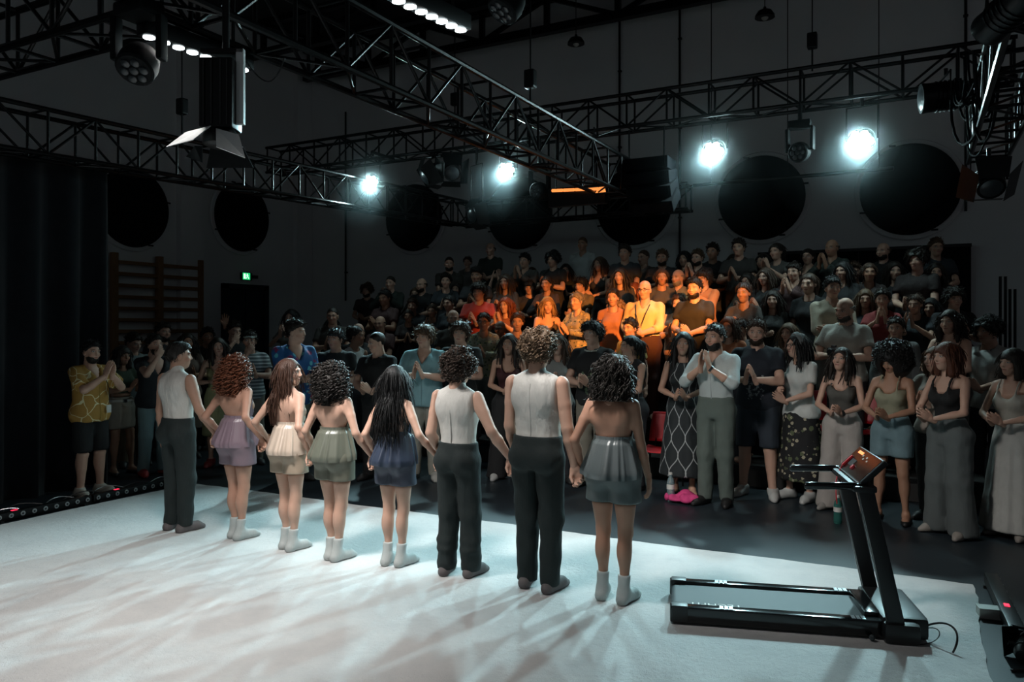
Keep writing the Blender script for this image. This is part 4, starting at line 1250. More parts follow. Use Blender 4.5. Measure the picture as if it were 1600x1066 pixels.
sp = fresnel('dark profile spot on the right truss casting orange light', (.40, 4.6, 3.45), Vector((-3.0, 10.4, 1.8)) - Vector((.40, 4.6, 3.45)), .09, .36, False)
bpy.context.view_layer.update()
FOLLOW = spot('orange_beam', Vector((.40, 4.6, 3.45)) + (Vector((-3.0, 10.4, 1.8)) - Vector((.40, 4.6, 3.45))).normalized() * .2, W(970, 484, 10.7), 11000, (1.0, .33, .065), 15, .85, .05, sp)
FOLLOW.scale = (2.2, 1, 1)

# dark unlit fixtures
moving_head('black moving head at the upper left beside the lit batten', W(217, 98, 4.35), (.25, -.55, -.75), .19)
moving_head('black moving head under the high truss between two lit par lamps', W(1250, 238, depth_v(1250, 10.13)), (-.2, -.9, -.2), .22, top=4.64)
moving_head('black moving head beside the orange striplight', W(843, 298, depth_v(843, 10.13)), (-.1, -.9, -.15), .22, top=4.64)
moving_head('black moving head at the top centre above the roof girder', W(793, 6, 4.9), (-.3, -.5, -.8), .19)
fresnel('dark fresnel lamp under the high truss, left of the pair', W(676, 270, 12.1), (-.5, -.6, -.5), .13, .34)
fresnel('dark fresnel lamp under the high truss, right of the pair', W(705, 266, 12.0), (.5, -.6, -.4), .13, .34)
fresnel('dark lamp with barn doors below the right truss', W(1545, 282, 7.2), (.1, -.6, -.6), .12, .26)
fresnel('dark fat fresnel lamp beside the right truss', W(1478, 150, 8.4), (-.95, -.2, -.05), .16, .5, False)
fresnel('dark flood lamp hanging low beside the leftmost round window', W(745, 335, 11.95), (-.3, -.7, -.2), .12, .22, True, hang=1.03)
# cable bundle and multicore drum on the right truss
e = empty('cable_bundle', W(1550, 120, 6.8)); tag(e, 'thick black bundle of cables hanging on the right truss', 'cable')
rnd = random.Random(7)
for i in range(16):
    a = Vector((rnd.uniform(-.22, .22), rnd.uniform(-.4, .4), rnd.uniform(.1, .3))); b = Vector((rnd.uniform(-.3, .1), rnd.uniform(-.2, 1.4), rnd.uniform(.0, .2))); s = rnd.uniform(.3, .9)
    MB().tube(bez(a, a + Vector((0, 0, -s)), b + Vector((0, 0, -s)), b, 10), rnd.uniform(.008, .016), 6).build('cable', MT['blackout'], e, smooth=True)
e = empty('speaker_array', W(1010, 285, 10.6)); tag(e, 'dark slanted loudspeaker array below the truss junction', 'loudspeaker')
for i in range(4):
    M = Matrix.Translation((.06 * i, -.05 * i, .22 - .17 * i)) @ Matrix.Rotation(math.radians(12 * i), 4, 'X')
    b = MB().box((0, 0, 0), (.72 - .05 * i, .42, .165), M, bevel=.012).build('cabinet', MT['blackout'], e)
    MB().box((0, -.215, 0), (.66 - .05 * i, .012, .14), M).build('grille', MT['blackout'], b)
for x in (-.25, .25): MB().cyl((x, 0, .3), (x, 0, .75), .012, n=6).build('hanger', MT['black_metal'], e)

# the large hanging lamp with pale barn doors
def barn_lamp():
    Y = 4.3; c = W(345, 150, Y)
    e = empty('barn_door_lamp', c); tag(e, 'large hanging stage lamp with pale barn doors, upper left', 'stage lamp')
    e.rotation_euler = (0, 0, YAW)
    k = Y / FPX
    MB().box((0, 0, 0), (52 * k, 44 * k, 108 * k), bevel=.012).build('housing', MT['black_metal'], e, smooth=True)
    for x in (-18, -6, 8, 18): MB().box((x * k, -22.5 * k, 0), (2 * k, 3 * k, 100 * k)).build('cooling_fin', MT['gloss_black'], e)
    MB().lathe([(22 * k, 0), (27 * k, -10 * k), (27 * k, -22 * k), (20 * k, -26 * k)], 24, Matrix.Translation((0, 0, -54 * k))).build('lens_tube', MT['black_metal'], e, smooth=True)
    MB().lathe([(19 * k, 0), (.002, -.006)], 24, Matrix.Translation((0, 0, -78 * k))).build('lens', MT['lens_dark'], e)
    def flap(pts):
        bm = MB(); vs = [bm.bm.verts.new(Vector(p) * k) for p in pts]; bm.bm.faces.new(vs)
        o = bm.build('barn_door', MT['flap'], e); o.modifiers.new('t', 'SOLIDIFY').thickness = .004
    def dark(pts):
        bm = MB(); vs = [bm.bm.verts.new(Vector(p) * k) for p in pts]; bm.bm.faces.new(vs)
        o = bm.build('barn_door', MT['black_metal'], e); o.modifiers.new('t', 'SOLIDIFY').thickness = .004
    flap([(-4, -30, -54), (-44, -26, -63), (-65, -46, -90), (-19, -60, -83)])
    flap([(4, -30, -58), (36, -22, -66), (50, -34, -104), (14, -54, -92)])
    dark([(-26, 26, -74), (26, 26, -74), (38, 40, -104), (-38, 40, -104)])
    dark([(-30, -24, -84), (-12, -40, -88), (-14, -36, -112), (-44, -22, -100)])
    MB().box((31 * k, 0, 14 * k), (12 * k, 10 * k, 118 * k), bevel=.004).build('yoke_arm', MT['flap'], e)
    MB().box((-29 * k, 0, -4 * k), (5 * k, 8 * k, 90 * k), bevel=.003).build('yoke_arm', MT['black_metal'], e)
    MB().box((3 * k, 0, 70 * k), (66 * k, 10 * k, 6 * k)).build('yoke_bridge', MT['black_metal'], e)
    MB().cyl((8 * k, 0, 70 * k), (8 * k, 0, 3.70 - c.z), .020).build('clamp', MT['black_metal'], e)
    MB().tube(bez((20 * k, 10 * k, 80 * k), (60 * k, 10 * k, 20 * k), (80 * k, 0, 0), (100 * k, 0, 60 * k), 14), .004, 5).build('cable', MT['black_plastic'], e)
barn_lamp()

# ------------------------------------------------------------------ haze spheres added round the lit par lamps to make their halos
def halo_haze(p, r, dens, label):
    m = bpy.data.materials.new('lamp_halo_haze'); m.use_nodes = True; t = m.node_tree
    for n in list(t.nodes):
        if n.type != 'OUTPUT_MATERIAL': t.nodes.remove(n)
    v = t.nodes.new('ShaderNodeVolumeScatter'); v.inputs['Density'].default_value = dens; v.inputs['Anisotropy'].default_value = .75; v.inputs['Color'].default_value = (.85, .98, 1, 1)
    t.links.new(v.outputs[0], t.nodes['Material Output'].inputs['Volume'])
    o = MB().sph((0, 0, 0), r, 20).build('haze', m, smooth=True); o.location = p
    tag(o, label, 'haze', kind='stuff')
for e in [o for o in bpy.data.objects if o.name.startswith('par_lamp')]:
    for rr, dn in ((.24, .10), (.46, .035), (1.15, .006)): halo_haze(e.location, rr, dn, 'haze sphere added round a lit par lamp for its halo')
# ------------------------------------------------------------------ treadmill
def text_mesh(body, size, depth, name):
    c = bpy.data.curves.new(name, 'FONT'); c.body = body; c.size = size; c.extrude = depth; c.align_x = 'CENTER'; c.align_y = 'CENTER'
    o = bpy.data.objects.new(name, c); COL.objects.link(o)
    dg = bpy.context.evaluated_depsgraph_get(); me = bpy.data.meshes.new_from_object(o.evaluated_get(dg))
    bpy.data.objects.remove(o); bpy.data.curves.remove(c)
    me.materials.clear()
    return me
def treadmill():
    p0, p1 = G(1057, 976, .014), G(1398, 1002, .014)
    t = (p1 - p0); t.z = 0; L = t.length; ang = math.atan2(t.y, t.x)
    e = empty('treadmill', (p0.x, p0.y, .0135), ang); tag(e, 'black folding treadmill standing on the white carpet at the right', 'treadmill')
    Wd = .56
    MB().box((L / 2 - .02, Wd / 2, .055), (L - .08, Wd - .06, .05), bevel=.008).build('deck', MT['black_plastic'], e)
    bl = MB()
    V, Q, n = [], [], 24
    prof = [(.0, .085), (.0, .045)]
    MB().box((L / 2 - .02, Wd / 2, .087), (L - .03, Wd - .16, .012), bevel=.004).build('belt', MT['rubber'], e)
    MB().cyl((.0, .08, .062), (.0, Wd - .08, .062), .031, n=18).build('rear_roller', MT['rubber'], e, smooth=True)
    for y in (.035, Wd - .035):
        r = MB().box((L / 2 - .02, y, .062), (L + .04, .075, .10), bevel=.012).build('side_rail', MT['gloss_black'], e, smooth=True)
        MB().box((.02, y, .066), (.10, .081, .106), bevel=.010).build('end_cap', MT['black_plastic'], r, smooth=True)
        for x in (.27, L - .22):
            for q in range(3): MB().box((x + q * .028, y, .1128), (.022, .055, .0016)).build('foot_marking', MT['steel'], r)
    tm = text_mesh('TECHFIT', .085, .0006, 'belt_lettering')
    obj('belt_lettering', tm, MT['white'], e, M=Matrix.Translation((.24, .118, .094)) @ Matrix.Rotation(math.pi, 4, 'Z'))
    MB().box((L + .06, Wd / 2, .075), (.26, Wd + .0, .13), bevel=.03).build('motor_cover', MT['black_plastic'], e, smooth=True)
    MB().box((L - .10, Wd / 2, .11), (.10, Wd - .15, .05), bevel=.015).build('front_guard', MT['gloss_black'], e, smooth=True)
    zt = .885
    for y, nm in ((-.01, 0), (Wd + .01, 1)):
        a, b = Vector((L + .02, y, .03)), Vector((L - .165, y, zt))
        d = b - a
        M = Matrix.Translation((a + b) / 2) @ d.to_track_quat('Z', 'Y').to_matrix().to_4x4()
        u = MB().box((0, 0, 0), (.060, .090, d.length), M, bevel=.012).build('upright', MT['black_plastic'], e, smooth=True)
        MB().box((0, -.046, .0), (.008, .004, d.length * .92), M).build('edge_strip', MT['steel'], u)
        MB().box((L + .03, y, .06), (.20, .11, .12), bevel=.03).build('pivot_cover', MT['black_plastic'], e, smooth=True)
        MB().sph((L - .13, y - .02, .022), .018, 10).build('foot_pad', MT['rubber'], e)
        # handle: arm and foam grip
        h = MB().cyl((L - .15, y, zt + .01), (L - .21, y, zt + .012), .018).build('handle', MT['black_metal'], e)
        MB().tube([(L - .21, y, zt + .012), (L - .22, y, zt + .012), (L - .49, y, zt + .004), (L - .50, y, zt + .004)], [.017, .022, .022, .015], 14).build('grip', MT['gloss_black'], h, smooth=True)
    MB().box((L - .17, Wd / 2, zt), (.13, Wd + .10, .035), bevel=.01).build('console_bar', MT['black_plastic'], e, smooth=True)
    th = math.radians(45)
    M = Matrix.Translation((L - .115, Wd / 2, zt + .085)) @ Matrix.Rotation(-th, 4, 'Y')
    cs = MB().box((0, 0, 0), (.20, Wd + .02, .035), M, bevel=.012).build('console', MT['black_plastic'], e, smooth=True)
    F = M @ Matrix.Translation((0, 0, .0185))
    MB().box((.0, 0, 0), (.18, Wd - .02, .003), F).build('panel', MT['gloss_black'], cs)
    MB().box((-.1, 0, -.0), (.004, Wd + .02, .006), F).build('trim_strip', MT['steel'], cs)
    MB().box((0, -(Wd + .02) / 2, 0), (.2, .004, .006), F).build('trim_strip', MT['steel'], cs)
    MB().box((-.02, .12, .003), (.05, .10, .002), F).build('screen', MT['lens_dark'], cs)
    for i in range(4): MB().box((.035 + .018 * (i % 2), -.08 + .045 * i, .003), (.012, .02, .002), F).build('button', MT['white'], cs)
    MB().box((.062, .14, .003), (.02, .11, .002), F).build('orange_strip', MT['led_orange'], cs)  # thin emissive orange strip set on the panel
    MB().lathe([(.018, 0), (.016, .012), (.003, .014)], 16, F @ Matrix.Translation((-.045, .03, .0))).build('start_button', MT['red'], cs)
    kc = F @ Vector((-.06, .16, .01))
    sk = MB().box((-.03, .2, .008), (.09, .022, .016), F, bevel=.004).build('safety_clip', MT['red'], cs)
    MB().tube(bez(F @ Vector((-.07, .2, .01)), F @ Vector((-.15, .2, -.02)), (L - .27, Wd * .55, zt), (L - .26, Wd * .5, zt - .16), 12), .0045, 6).build('safety_cord', MT['red'], cs)
    MB().box((-.10, .05, -.012), (.012, .04, .006), F).build('sticker', MT['gold'], cs)
    MB().tube(bez((L + .17, .10, .05), (L + .30, .05, .16), (L + .36, -.06, .12), (L + .27, -.12, .006), 16), .006, 6).build('power_cable', MT['black_plastic'], e, smooth=True)
    MB().tube(bez((L + .17, .08, .05), (L + .30, .10, .10), (L + .26, -.06, .03), (L + .12, -.04, .006), 16), .003, 6).build('power_cable', MT['black_plastic'], e, smooth=True)
treadmill()

# ------------------------------------------------------------------ floor battens and small things
def floor_batten(label, p0, p1, n, red_at, face):
    p0, p1 = Vector(p0), Vector(p1); d = p1 - p0; L = d.length; ang = math.atan2(d.y, d.x)
    e = empty('floor_batten', p0, ang); tag(e, label, 'stage lamp')
    MB().box((L / 2, 0, .055), (L - .012, .085, .075), bevel=.008).build('housing', MT['black_metal'], e, smooth=True)
    for i in range(n):
        x = L * (i + .5) / n; y = face * .044
        M = Matrix.Translation((x, y, .058)) @ Matrix.Rotation(-face * math.pi / 2, 4, 'X')
        lz = MB().lathe([(.024, 0), (.022, .006), (.014, .007), (.001, .003)], 14, M).build('lens', MT['steel'], e, smooth=True)
        MB().lathe([(.013, .005), (.001, .012)], 12, M).build('lens_dome', MT['lens_dark'], lz, smooth=True)
    for x in (.08, L - .08): MB().box((x, 0, .01), (.03, .11, .02)).build('foot', MT['black_plastic'], e)
    if red_at is not None: MB().box((L * red_at, 0, .094), (.05, .03, .006)).build('readout', MT['led_red'], e)
    return e
BU = -7.64
floor_batten('unlit floor batten along the carpet, nearest the left picture edge', (BU, 3.05, 0), (BU, 4.02, 0), 9, None, -1)
floor_batten('unlit floor batten with red readout, middle of the left row', (BU, 4.03, 0), (BU, 5.0, 0), 9, .22, -1)
floor_batten('unlit floor batten before the ochre-shirted man, red readout', (BU, 5.01, 0), (BU, 5.98, 0), 9, .3, -1)
e = empty('cable', (BU - .12, 4.0, 0)); tag(e, 'loose thin cables lying behind the left floor battens', 'cable')
rnd = random.Random(3)
for i in range(7):
    y = i * .28; MB().tube(bez((rnd.uniform(-.2, 0), y, .008), (rnd.uniform(-.3, .0), y + .2, .15 * rnd.random()), (-.1, y + .3, .2 * rnd.random()), (rnd.uniform(-.1, .05), y + .45, .03), 12), .005, 5).build('strand', MT['black_plastic'] if i % 2 else MT['steel'], e)
a, b = G(1548, 915), G(1592, 1010)
floor_batten('dark floor batten lying right of the carpet with red light', a, b, 8, .62, 1)
p = G(1547, 965); e = empty('paper_box', p, YAW - .3); tag(e, 'small off-white box on the black floor by the carpet corner', 'box')
MB().box((0, 0, .03), (.14, .09, .06), bevel=.006).build('body', MT['white'], e)
MB().box((0, 0, .062), (.142, .092, .008), bevel=.002).build('lid', MT['white'], e)
p = G(1606, 1040); e = fresnel('black floor lamp at the lower right picture edge', p + Vector((0, 0, .085)), (.3, .9, .25), .06, .18, True, hang=.02)
e2 = empty('cable', G(1580, 1050)); tag(e2, 'black cable coiling on the floor at the lower right', 'cable')
MB().tube(bez((0, 0, .008), (.1, .1, .01), (.2, -.1, .01), (.35, .05, .008), 14), .007, 6).build('strand', MT['black_plastic'], e2)

def bottle(label, p, mat, h=.24, r=.034, cap='white'):
    e = empty('water_bottle', p); tag(e, label, 'bottle')
    MB().lathe([(r * .85, 0), (r, .008), (r, h * .25), (r * .93, h * .33), (r, h * .42), (r, h * .62), (r * .8, h * .76), (r * .4, h * .88), (r * .4, h * .94)], 18).build('body', mat, e, smooth=True)
    MB().lathe([(r * .46, h * .93), (r * .46, h), (r * .4, h * 1.01)], 14).build('cap', MT[cap], e)
    MB().lathe([(r * 1.01, h * .43), (r * 1.01, h * .6)], 18).build('wrapper', MT['white'], e)
bottle('clear plastic water bottle beside the pink garment', G(1048, 783), MT['bottle_clear'], .30, .042)
bottle('green plastic bottle on the floor behind the treadmill', G(1309, 818), MT['bottle_green'], .26, .038)
def heap(label, p):
    F = Field((-.30, -.22, -.02), (.30, .22, .26), .012); rs = np.random.RandomState(2)
    for i in range(26):
        a = rs.uniform(0, 6.28); q = rs.uniform(0, .17)
        F.ell((q * 1.2 * math.cos(a), q * math.sin(a) * .8, .03 + .08 * rs.rand() * (1 - q * 4)), (.03 + .05 * rs.rand(), .03 + .05 * rs.rand(), .02 + .03 * rs.rand()), .012)
    F.cut(lambda X, Y, Z: .002 - Z + 0 * X + 0 * Y)
    o = obj('garment', fmesh('garment', F), MT['pink']); o.location = p
    tag(o, label, 'garment')
heap('crumpled pink garment dropped on the black floor', G(1072, 785))

def chair(label, p, rot):
    e = empty('chair', p, rot); tag(e, label, 'chair', 'red plastic chairs of the audience')
    def shell(name, fn):
        V, Q = [], []; n = 9
        for i in range(n):
            for j in range(n): V.append(fn(i / (n - 1) * 2 - 1, j / (n - 1)))
        for i in range(n - 1):
            for j in range(n - 1): Q.append((i * n + j, (i + 1) * n + j, (i + 1) * n + j + 1, i * n + j + 1))
        o = obj(name, mesh_np(name, V, Q), MT['red'], e); o.modifiers.new('t', 'SOLIDIFY').thickness = .012
    shell('seat', lambda a, b: (a * .21, -.2 + b * .4, .44 + .02 * a * a - .02 * math.sin(b * 3.14)))
    shell('backrest', lambda a, b: (a * (.20 - .03 * b * b), -.20 - .07 * b + .03 * (1 - a * a) * -1, .50 + b * .34))
    for x in (-.18, .18):
        for y0, y1 in ((-.18, -.22), (.17, .2)): bar('leg', (x, y0, .44), (x * 1.1, y1, 0), .011, MT['black_metal'], e)
    for x in (-.12, .12): bar('back_strut', (x, -.19, .43), (x, -.23, .56), .010, MT['black_metal'], e)
Yc = depth_v(1032, 8.55); p = W(1032, 600, Yc); chair('red plastic chair left of the woman in the wave-cord dress', (p.x, p.y, 0), math.pi)
Yc = depth_v(1274, 9.42); p = W(1274, 600, Yc); chair('red plastic chair on the first step behind the white-tee woman', (p.x, p.y, .25), math.pi)
Yc = depth_v(1345, 9.3); p = W(1345, 600, Yc); chair('red plastic chair on the first step behind the taupe-top woman', (p.x, p.y, .25), math.pi)
# ------------------------------------------------------------------ people
TONE = {'l': (.58, .36, .27), 'm': (.47, .28, .20), 't': (.36, .20, .13), 'd': (.20, .11, .075)}
HC = {'black': (.010, .009, .010), 'dark': (.022, .014, .010), 'brown': (.065, .034, .020), 'lbrown': (.13, .075, .042), 'auburn': (.13, .040, .018), 'red': (.22, .06, .02), 'blond': (.34, .22, .11), 'grey': (.30, .29, .28)}

def add_hair(o, fig, hR, mesh, color, name='hair', mat='hair'):
    M = Matrix.Translation(Vector(fig.headc)) @ hR.to_4x4() @ Matrix.Diagonal((fig.s, fig.s, fig.s, 1))
    q = obj(name, mesh, MT[mat], o, color, M)
    if name in ('hair', 'beard'): q['kind'] = 'stuff'
    return q
GLASSES = None
def glasses_mesh():
    global GLASSES
    if GLASSES is None:
        b = MB()
        for sx in (-1, 1):
            b.tube([(sx * .033 + .021 * math.cos(t), .106, .004 + .017 * math.sin(t)) for t in [i * 6.2832 / 14 for i in range(15)]], .0022, 5)
            b.tube([(sx * .054, .104, .006), (sx * .074, .06, .008), (sx * .080, -.01, .004)], .0022, 5)
        b.tube([(-.012, .108, .008), (.012, .108, .008)], .0022, 5)
        GLASSES = b.mesh('glasses', True)
    return GLASSES
def person(label, fig, loc, rotz, tone, garments, hair=None, hairc=None, hR=None, h=.013, group=None, extra=()):
    hR = hR or R_head()
    me = assemble(fig, h, [g[1] for g in garments if g[4]], hR, 0 if h < .013 else 1)
    o = obj('person', me, MT['skin'], color=tone)
    o.location = loc; o.rotation_euler = (0, 0, rotz)
    tag(o, label, 'person', group)
    for nm, F, mat, col, _ in garments:
        obj(nm, F if isinstance(F, bpy.types.Mesh) else fmesh(nm, F), MT[mat], o, col)
    if hair is not None: add_hair(o, fig, hR, hair, hairc)
    for kind, col in extra:
        if kind == 'beard': add_hair(o, fig, hR, hair_mesh('beard', .1), col, 'beard')
        elif kind == 'glasses': add_hair(o, fig, hR, glasses_mesh(), (.01, .01, .01), 'glasses', 'plastic')
        elif kind in ('cap', 'wrap', 'band'): add_hair(o, fig, hR, hair_mesh(kind, .05), col, {'cap': 'baseball_cap', 'wrap': 'headscarf', 'band': 'headband'}[kind], 'cotton')
    return o

# ---------------- the eight dancers, hand in hand, backs to the camera
def peplum(fig, back, front, hem, seed, fit=.010, flare=.045):
    k = fig.s; T = TORSO[True]; rs = np.random.RandomState(seed); n, m = 180, 20
    th = np.arange(n) * 2 * math.pi / n
    fold = np.zeros(n)
    for _ in range(26):                                            # soft tubular folds of unequal width
        c, w, a = rs.uniform(0, 6.283), rs.uniform(.05, .16), rs.uniform(.3, 1.0)
        dth = (th - c + math.pi) % (2 * math.pi) - math.pi; fold += a * np.exp(-(dth / w) ** 2)
    fold -= fold.mean(); fold = np.clip(fold, -1.3, 1.3)
    gather = np.sin(52 * th + rs.uniform(0, 6)) * .5 + .5 * np.sin(37 * th)
    V, Q = [], []
    for j in range(m):
        t = j / (m - 1)
        for i in range(n):
            c = math.cos(th[i])
            ztop = back + (front - back) * max(0.0, c) ** .6
            z = ztop + (hem + .006 * fold[i] - ztop) * t
            a = np.interp(z, T[:, 0], T[:, 1]); b = np.interp(z, T[:, 0], T[:, 2]); cy = np.interp(z, T[:, 0], T[:, 3])
            g = min(1.0, t * 1.15)
            hipa = .122 + (.190 - .122) * g; hipb = .092 + ((.176 if c < 0 else .135) - .092) * g ** .8
            a0 = max(a * .98, hipa) if z < 1.15 else a; b0 = max(b * .98, hipb) if z < 1.15 else b
            b0 += .05 * max(0.0, c) ** 2 if z > 1.18 else 0
            e = fit + flare * g * .2 + fold[i] * (.002 + .021 * g) + .0015 * gather[i] * (1 - g) ** 2
            V.append(((a0 + e) * math.sin(th[i]) * k, (cy + (b0 + e) * c) * k, z * k))
    for j in range(m - 1):
        for i in range(n): Q.append((j * n + i, (j + 1) * n + i, (j + 1) * n + (i + 1) % n, j * n + (i + 1) % n))
    return mesh_np('satin_top', V, Q)
HEM = [(278, 832), (370, 845), (451, 862), (522, 878), (617, 886), (716, 902), (840, 924), (958, 942)]
TOPY = [532, 550, 558, 560, 568, 546, 516, 552]
HOLD = [(341, 690), (414, 700), (489, 722), (586, 728), (689, 730), (803, 733), (904, 746)]
DLOC = [G(px, py - 3, .014) for px, py in HEM]
def holdpt(i):
    a, b = DLOC[i], DLOC[i + 1]
    ya = -a.x * SY + a.y * CY; yb = -b.x * SY + b.y * CY
    return W(HOLD[i][0], HOLD[i][1], (ya + yb) / 2)
SAT = {1: ((.25, .18, .22), (.23, .165, .20)), 2: ((.60, .49, .40), (.40, .31, .23)), 3: ((.135, .145, .115), (.15, .152, .115)), 4: ((.038, .052, .085), (.045, .055, .085)), 7: ((.14, .165, .17), (.11, .135, .135))}
DLAB = ['short-haired dancer in white vest and black trousers, leftmost in the line', 'dancer with auburn curls in mauve satin top and shorts', 'dancer in champagne satin turning her smiling face to the right', 'dancer with black curls in olive green satin',
        'dancer with straight long black hair in navy satin', 'dancer with a brown curly mop, white vest and black trousers', 'tallest dancer, sandy curls, white vest and black trousers', 'dancer with wavy dark bob in grey-green satin, right end of line']
for i in range(8):
    fem = i in SAT
    Y = -DLOC[i].x * SY + DLOC[i].y * CY
    H = (CAMZ - (TOPY[i] - HORZ) / FPX * Y - .014) - (.03 if i in (1, 3, 5) else .02)
    def T(j, sign):
        P = holdpt(j) - DLOC[i]
        w = P + Vector((-sign * .02, -.016 * sign, .075))
        return {'t': np.array(w), 'kind': 'hold', 'pn': (0, -sign, .1), 'fd': (.35, .05, -1), 'pole': (.25, -1, 0)}
    tR = T(i, 1) if i < 7 else None; tL = T(i - 1, -1) if i > 0 else None
    if i == 7:
        tR = {'t': np.array(W(1014, 752, Y) - DLOC[i]), 'kind': 'relax', 'pn': (-1, 0, 0), 'fd': (.05, .1, -1), 'pole': (.2, -1, 0)}
    fig = Fig(H, fem, (1.0, 1.0, .96, 1.0, .94, .98, 1.02, 1.0)[i], tR=tR, tL=tL, stance=(.0, -.035, -.03, -.045, -.02, .01, .005, -.005)[i], step=((0, 0), (0, .03), (0, .03), (0, .02), (.01, -.01), (.03, -.02), (.0, .03), (0, .02))[i], toe=.045,
              arm_r=1.0)
    yaw, pitch = ((-28, 0), (-6, -4), (-68, 2), (-4, -4), (6, -2), (-8, -4), (2, -2), (2, -6))[i]
    hR = R_head(yaw, pitch)
    tone = (TONE['m'], (.50, .28, .20), TONE['l'], TONE['l'], TONE['l'], TONE['l'], TONE['l'], (.46, .25, .17))[i]
    gs = []
    hh = .0118
    if fem:
        ct, cs = SAT[i]
        sh = fig.g_legs(hh, hem=.715, flare=.018, top=1.03, fit=.014, fold=.0035)
        gs.append(('satin_shorts', sh, 'crepe', cs, True))
        gs.append(('satin_top', peplum(fig, 1.185, 1.36, .895, i), 'satin', ct, False))
        for sx in (1, -1): gs.append(('sock', fig.g_foot(.0100, sx, 'sock'), 'cotton', (.50, .53, .52), False))
    else:
        vest = fig.g_top(hh, hem=.985, sleeve=0, neck='high', fit=.008, loose=.0, fold=.002, armcut=.170)
        tr = fig.g_legs(hh, hem=.045 if i else .055, wide=(.006 if i == 5 else 0.0), flare=0.0, top=1.055, fit=.014, fold=.005, puddle=0 if i == 6 else (.5 if i == 5 else 0))
        gs.append(('sleeveless_vest', vest, 'jersey', (.66, .64, .60), True)); gs.append(('trousers', tr, 'cotton', (.014, .022, .022), True))
        for sx in (1, -1): gs.append(('sock', fig.g_foot(.0100, sx, 'sock'), 'cotton', (.16, .14, .14), False))
    if i == 0: hm = lock_hair('quiff', .05, .01, 3, 500, .035, 0, 0, .0022, 6, out=.001, drop=.6)
    elif i == 1: hm = lock_hair('mane', .15, .02, 4, 620, .12, .017, 2.6, .0055, 16, out=.008, zmin=-.27, drop=.7)
    elif i == 2: hm = lock_hair('long', .27, .012, 5, 500, .20, .003, .7, .0035, 10, out=.001)
    elif i == 3: hm = lock_hair('mane', .145, .02, 6, 680, .12, .015, 3.0, .0050, 16, out=.008, zmin=-.26, drop=.7)
    elif i == 4: hm = lock_hair('long', .33, .012, 7, 600, .24, .0, 0, .0033, 8, out=.001)
    elif i == 5: hm = lock_hair('curly', .06, .024, 8, 620, .06, .011, 2.0, .0042, 11, out=.004, drop=.55)
    elif i == 6: hm = lock_hair('curly', .04, .010, 9, 650, .045, .009, 1.8, .0036, 10, out=.003, drop=.5)
    else: hm = lock_hair('bob', .125, .014, 10, 620, .13, .012, 1.3, .0042, 12, out=.005, zmin=-.20, drop=.8, mess=.2)
    hc = ((.030, .027, .025), (.26, .09, .045), (.085, .040, .026), (.022, .018, .016), (.008, .009, .011), (.075, .050, .038), (.20, .135, .085), (.022, .018, .015))[i]
    dn = person(DLAB[i], fig, DLOC[i], 0, tone, gs, hm, hc, hR, hh)
    if not fem:
        k = fig.s
        TT = TORSO[False]
        MB().tube([Vector((0, float(np.interp(z, TT[:, 0], TT[:, 3]) - np.interp(z, TT[:, 0], TT[:, 2])) - .0105, z)) * k for z in np.linspace(1.06, 1.41, 12)], .0045, 6).build('back_seam', MT['jersey'], dn, True, (.55, .53, .50))


# ---------------- garments by name
def dress(fig, kind, col, h, mat=None, tuck=True):
    c = col
    m = lambda d: mat or d
    if kind == 'tee': return ('t_shirt', fig.g_top(h, .87, .62, 'crew', .014, .022), m('cotton'), c, True)
    if kind == 'shortshirt': return ('short_sleeved_shirt', fig.g_top(h, .84, .80, 'crew', .018, .035, vneck=.13), m('cotton'), c, True)
    if kind == 'shirt': return ('shirt', fig.g_top(h, .88, 1.85, 'crew', .016, .026, vneck=.06), m('cotton'), c, True)
    if kind == 'rolled': return ('rolled_sleeve_shirt', fig.g_top(h, 1.0, 1.30, 'crew', .012, .0, vneck=.07), m('cotton'), c, True)
    if kind == 'jacket': return ('open_jacket', fig.g_top(h, .84, .35, 'crew', .020, .03, vneck=.2), m('denim'), c, True)
    if kind == 'cami': return ('camisole', fig.g_top(h, .99, 0, 'cami', .007, .0), m('cotton'), c, True)
    if kind == 'crop': return ('crop_top', fig.g_top(h, 1.12, .45, 'crew', .010, .0), m('cotton'), c, True)
    if kind == 'vest': return ('sleeveless_top', fig.g_top(h, .99, 0, 'crew', .007, .0), m('cotton'), c, True)
    if kind == 'jeans': return ('trousers', fig.g_legs(h, .05, top=1.06 if tuck else .97), m('cotton'), c, True)
    if kind == 'wide': return ('wide_trousers', fig.g_legs(h, .02, wide=.036, flare=.03, top=1.08), m('cotton'), c, True)
    if kind == 'shorts': return ('shorts', fig.g_legs(h, .50, flare=.008, top=1.06 if tuck else .97), m('cotton'), c, True)
    if kind == 'hot': return ('denim_shorts', fig.g_legs(h, .66, flare=.010, top=1.08), m('denim'), c, True)
    if kind == 'mini': return ('short_skirt', fig.g_skirt(h, .63, 1.06, .0), m('cotton'), c, True)
    if kind == 'long': return ('long_skirt', fig.g_skirt(h, .06, 1.08, .06, pleats=13, amp=.035), m('cotton'), c, True)
    if kind == 'midi': return ('midi_skirt', fig.g_skirt(h, .22, 1.08, .05, pleats=9, amp=.03), m('cotton'), c, True)
    if kind == 'knee': return ('knee_skirt', fig.g_skirt(h, .42, 1.08, .03, pleats=7, amp=.02), m('cotton'), c, True)

H1 = .0185
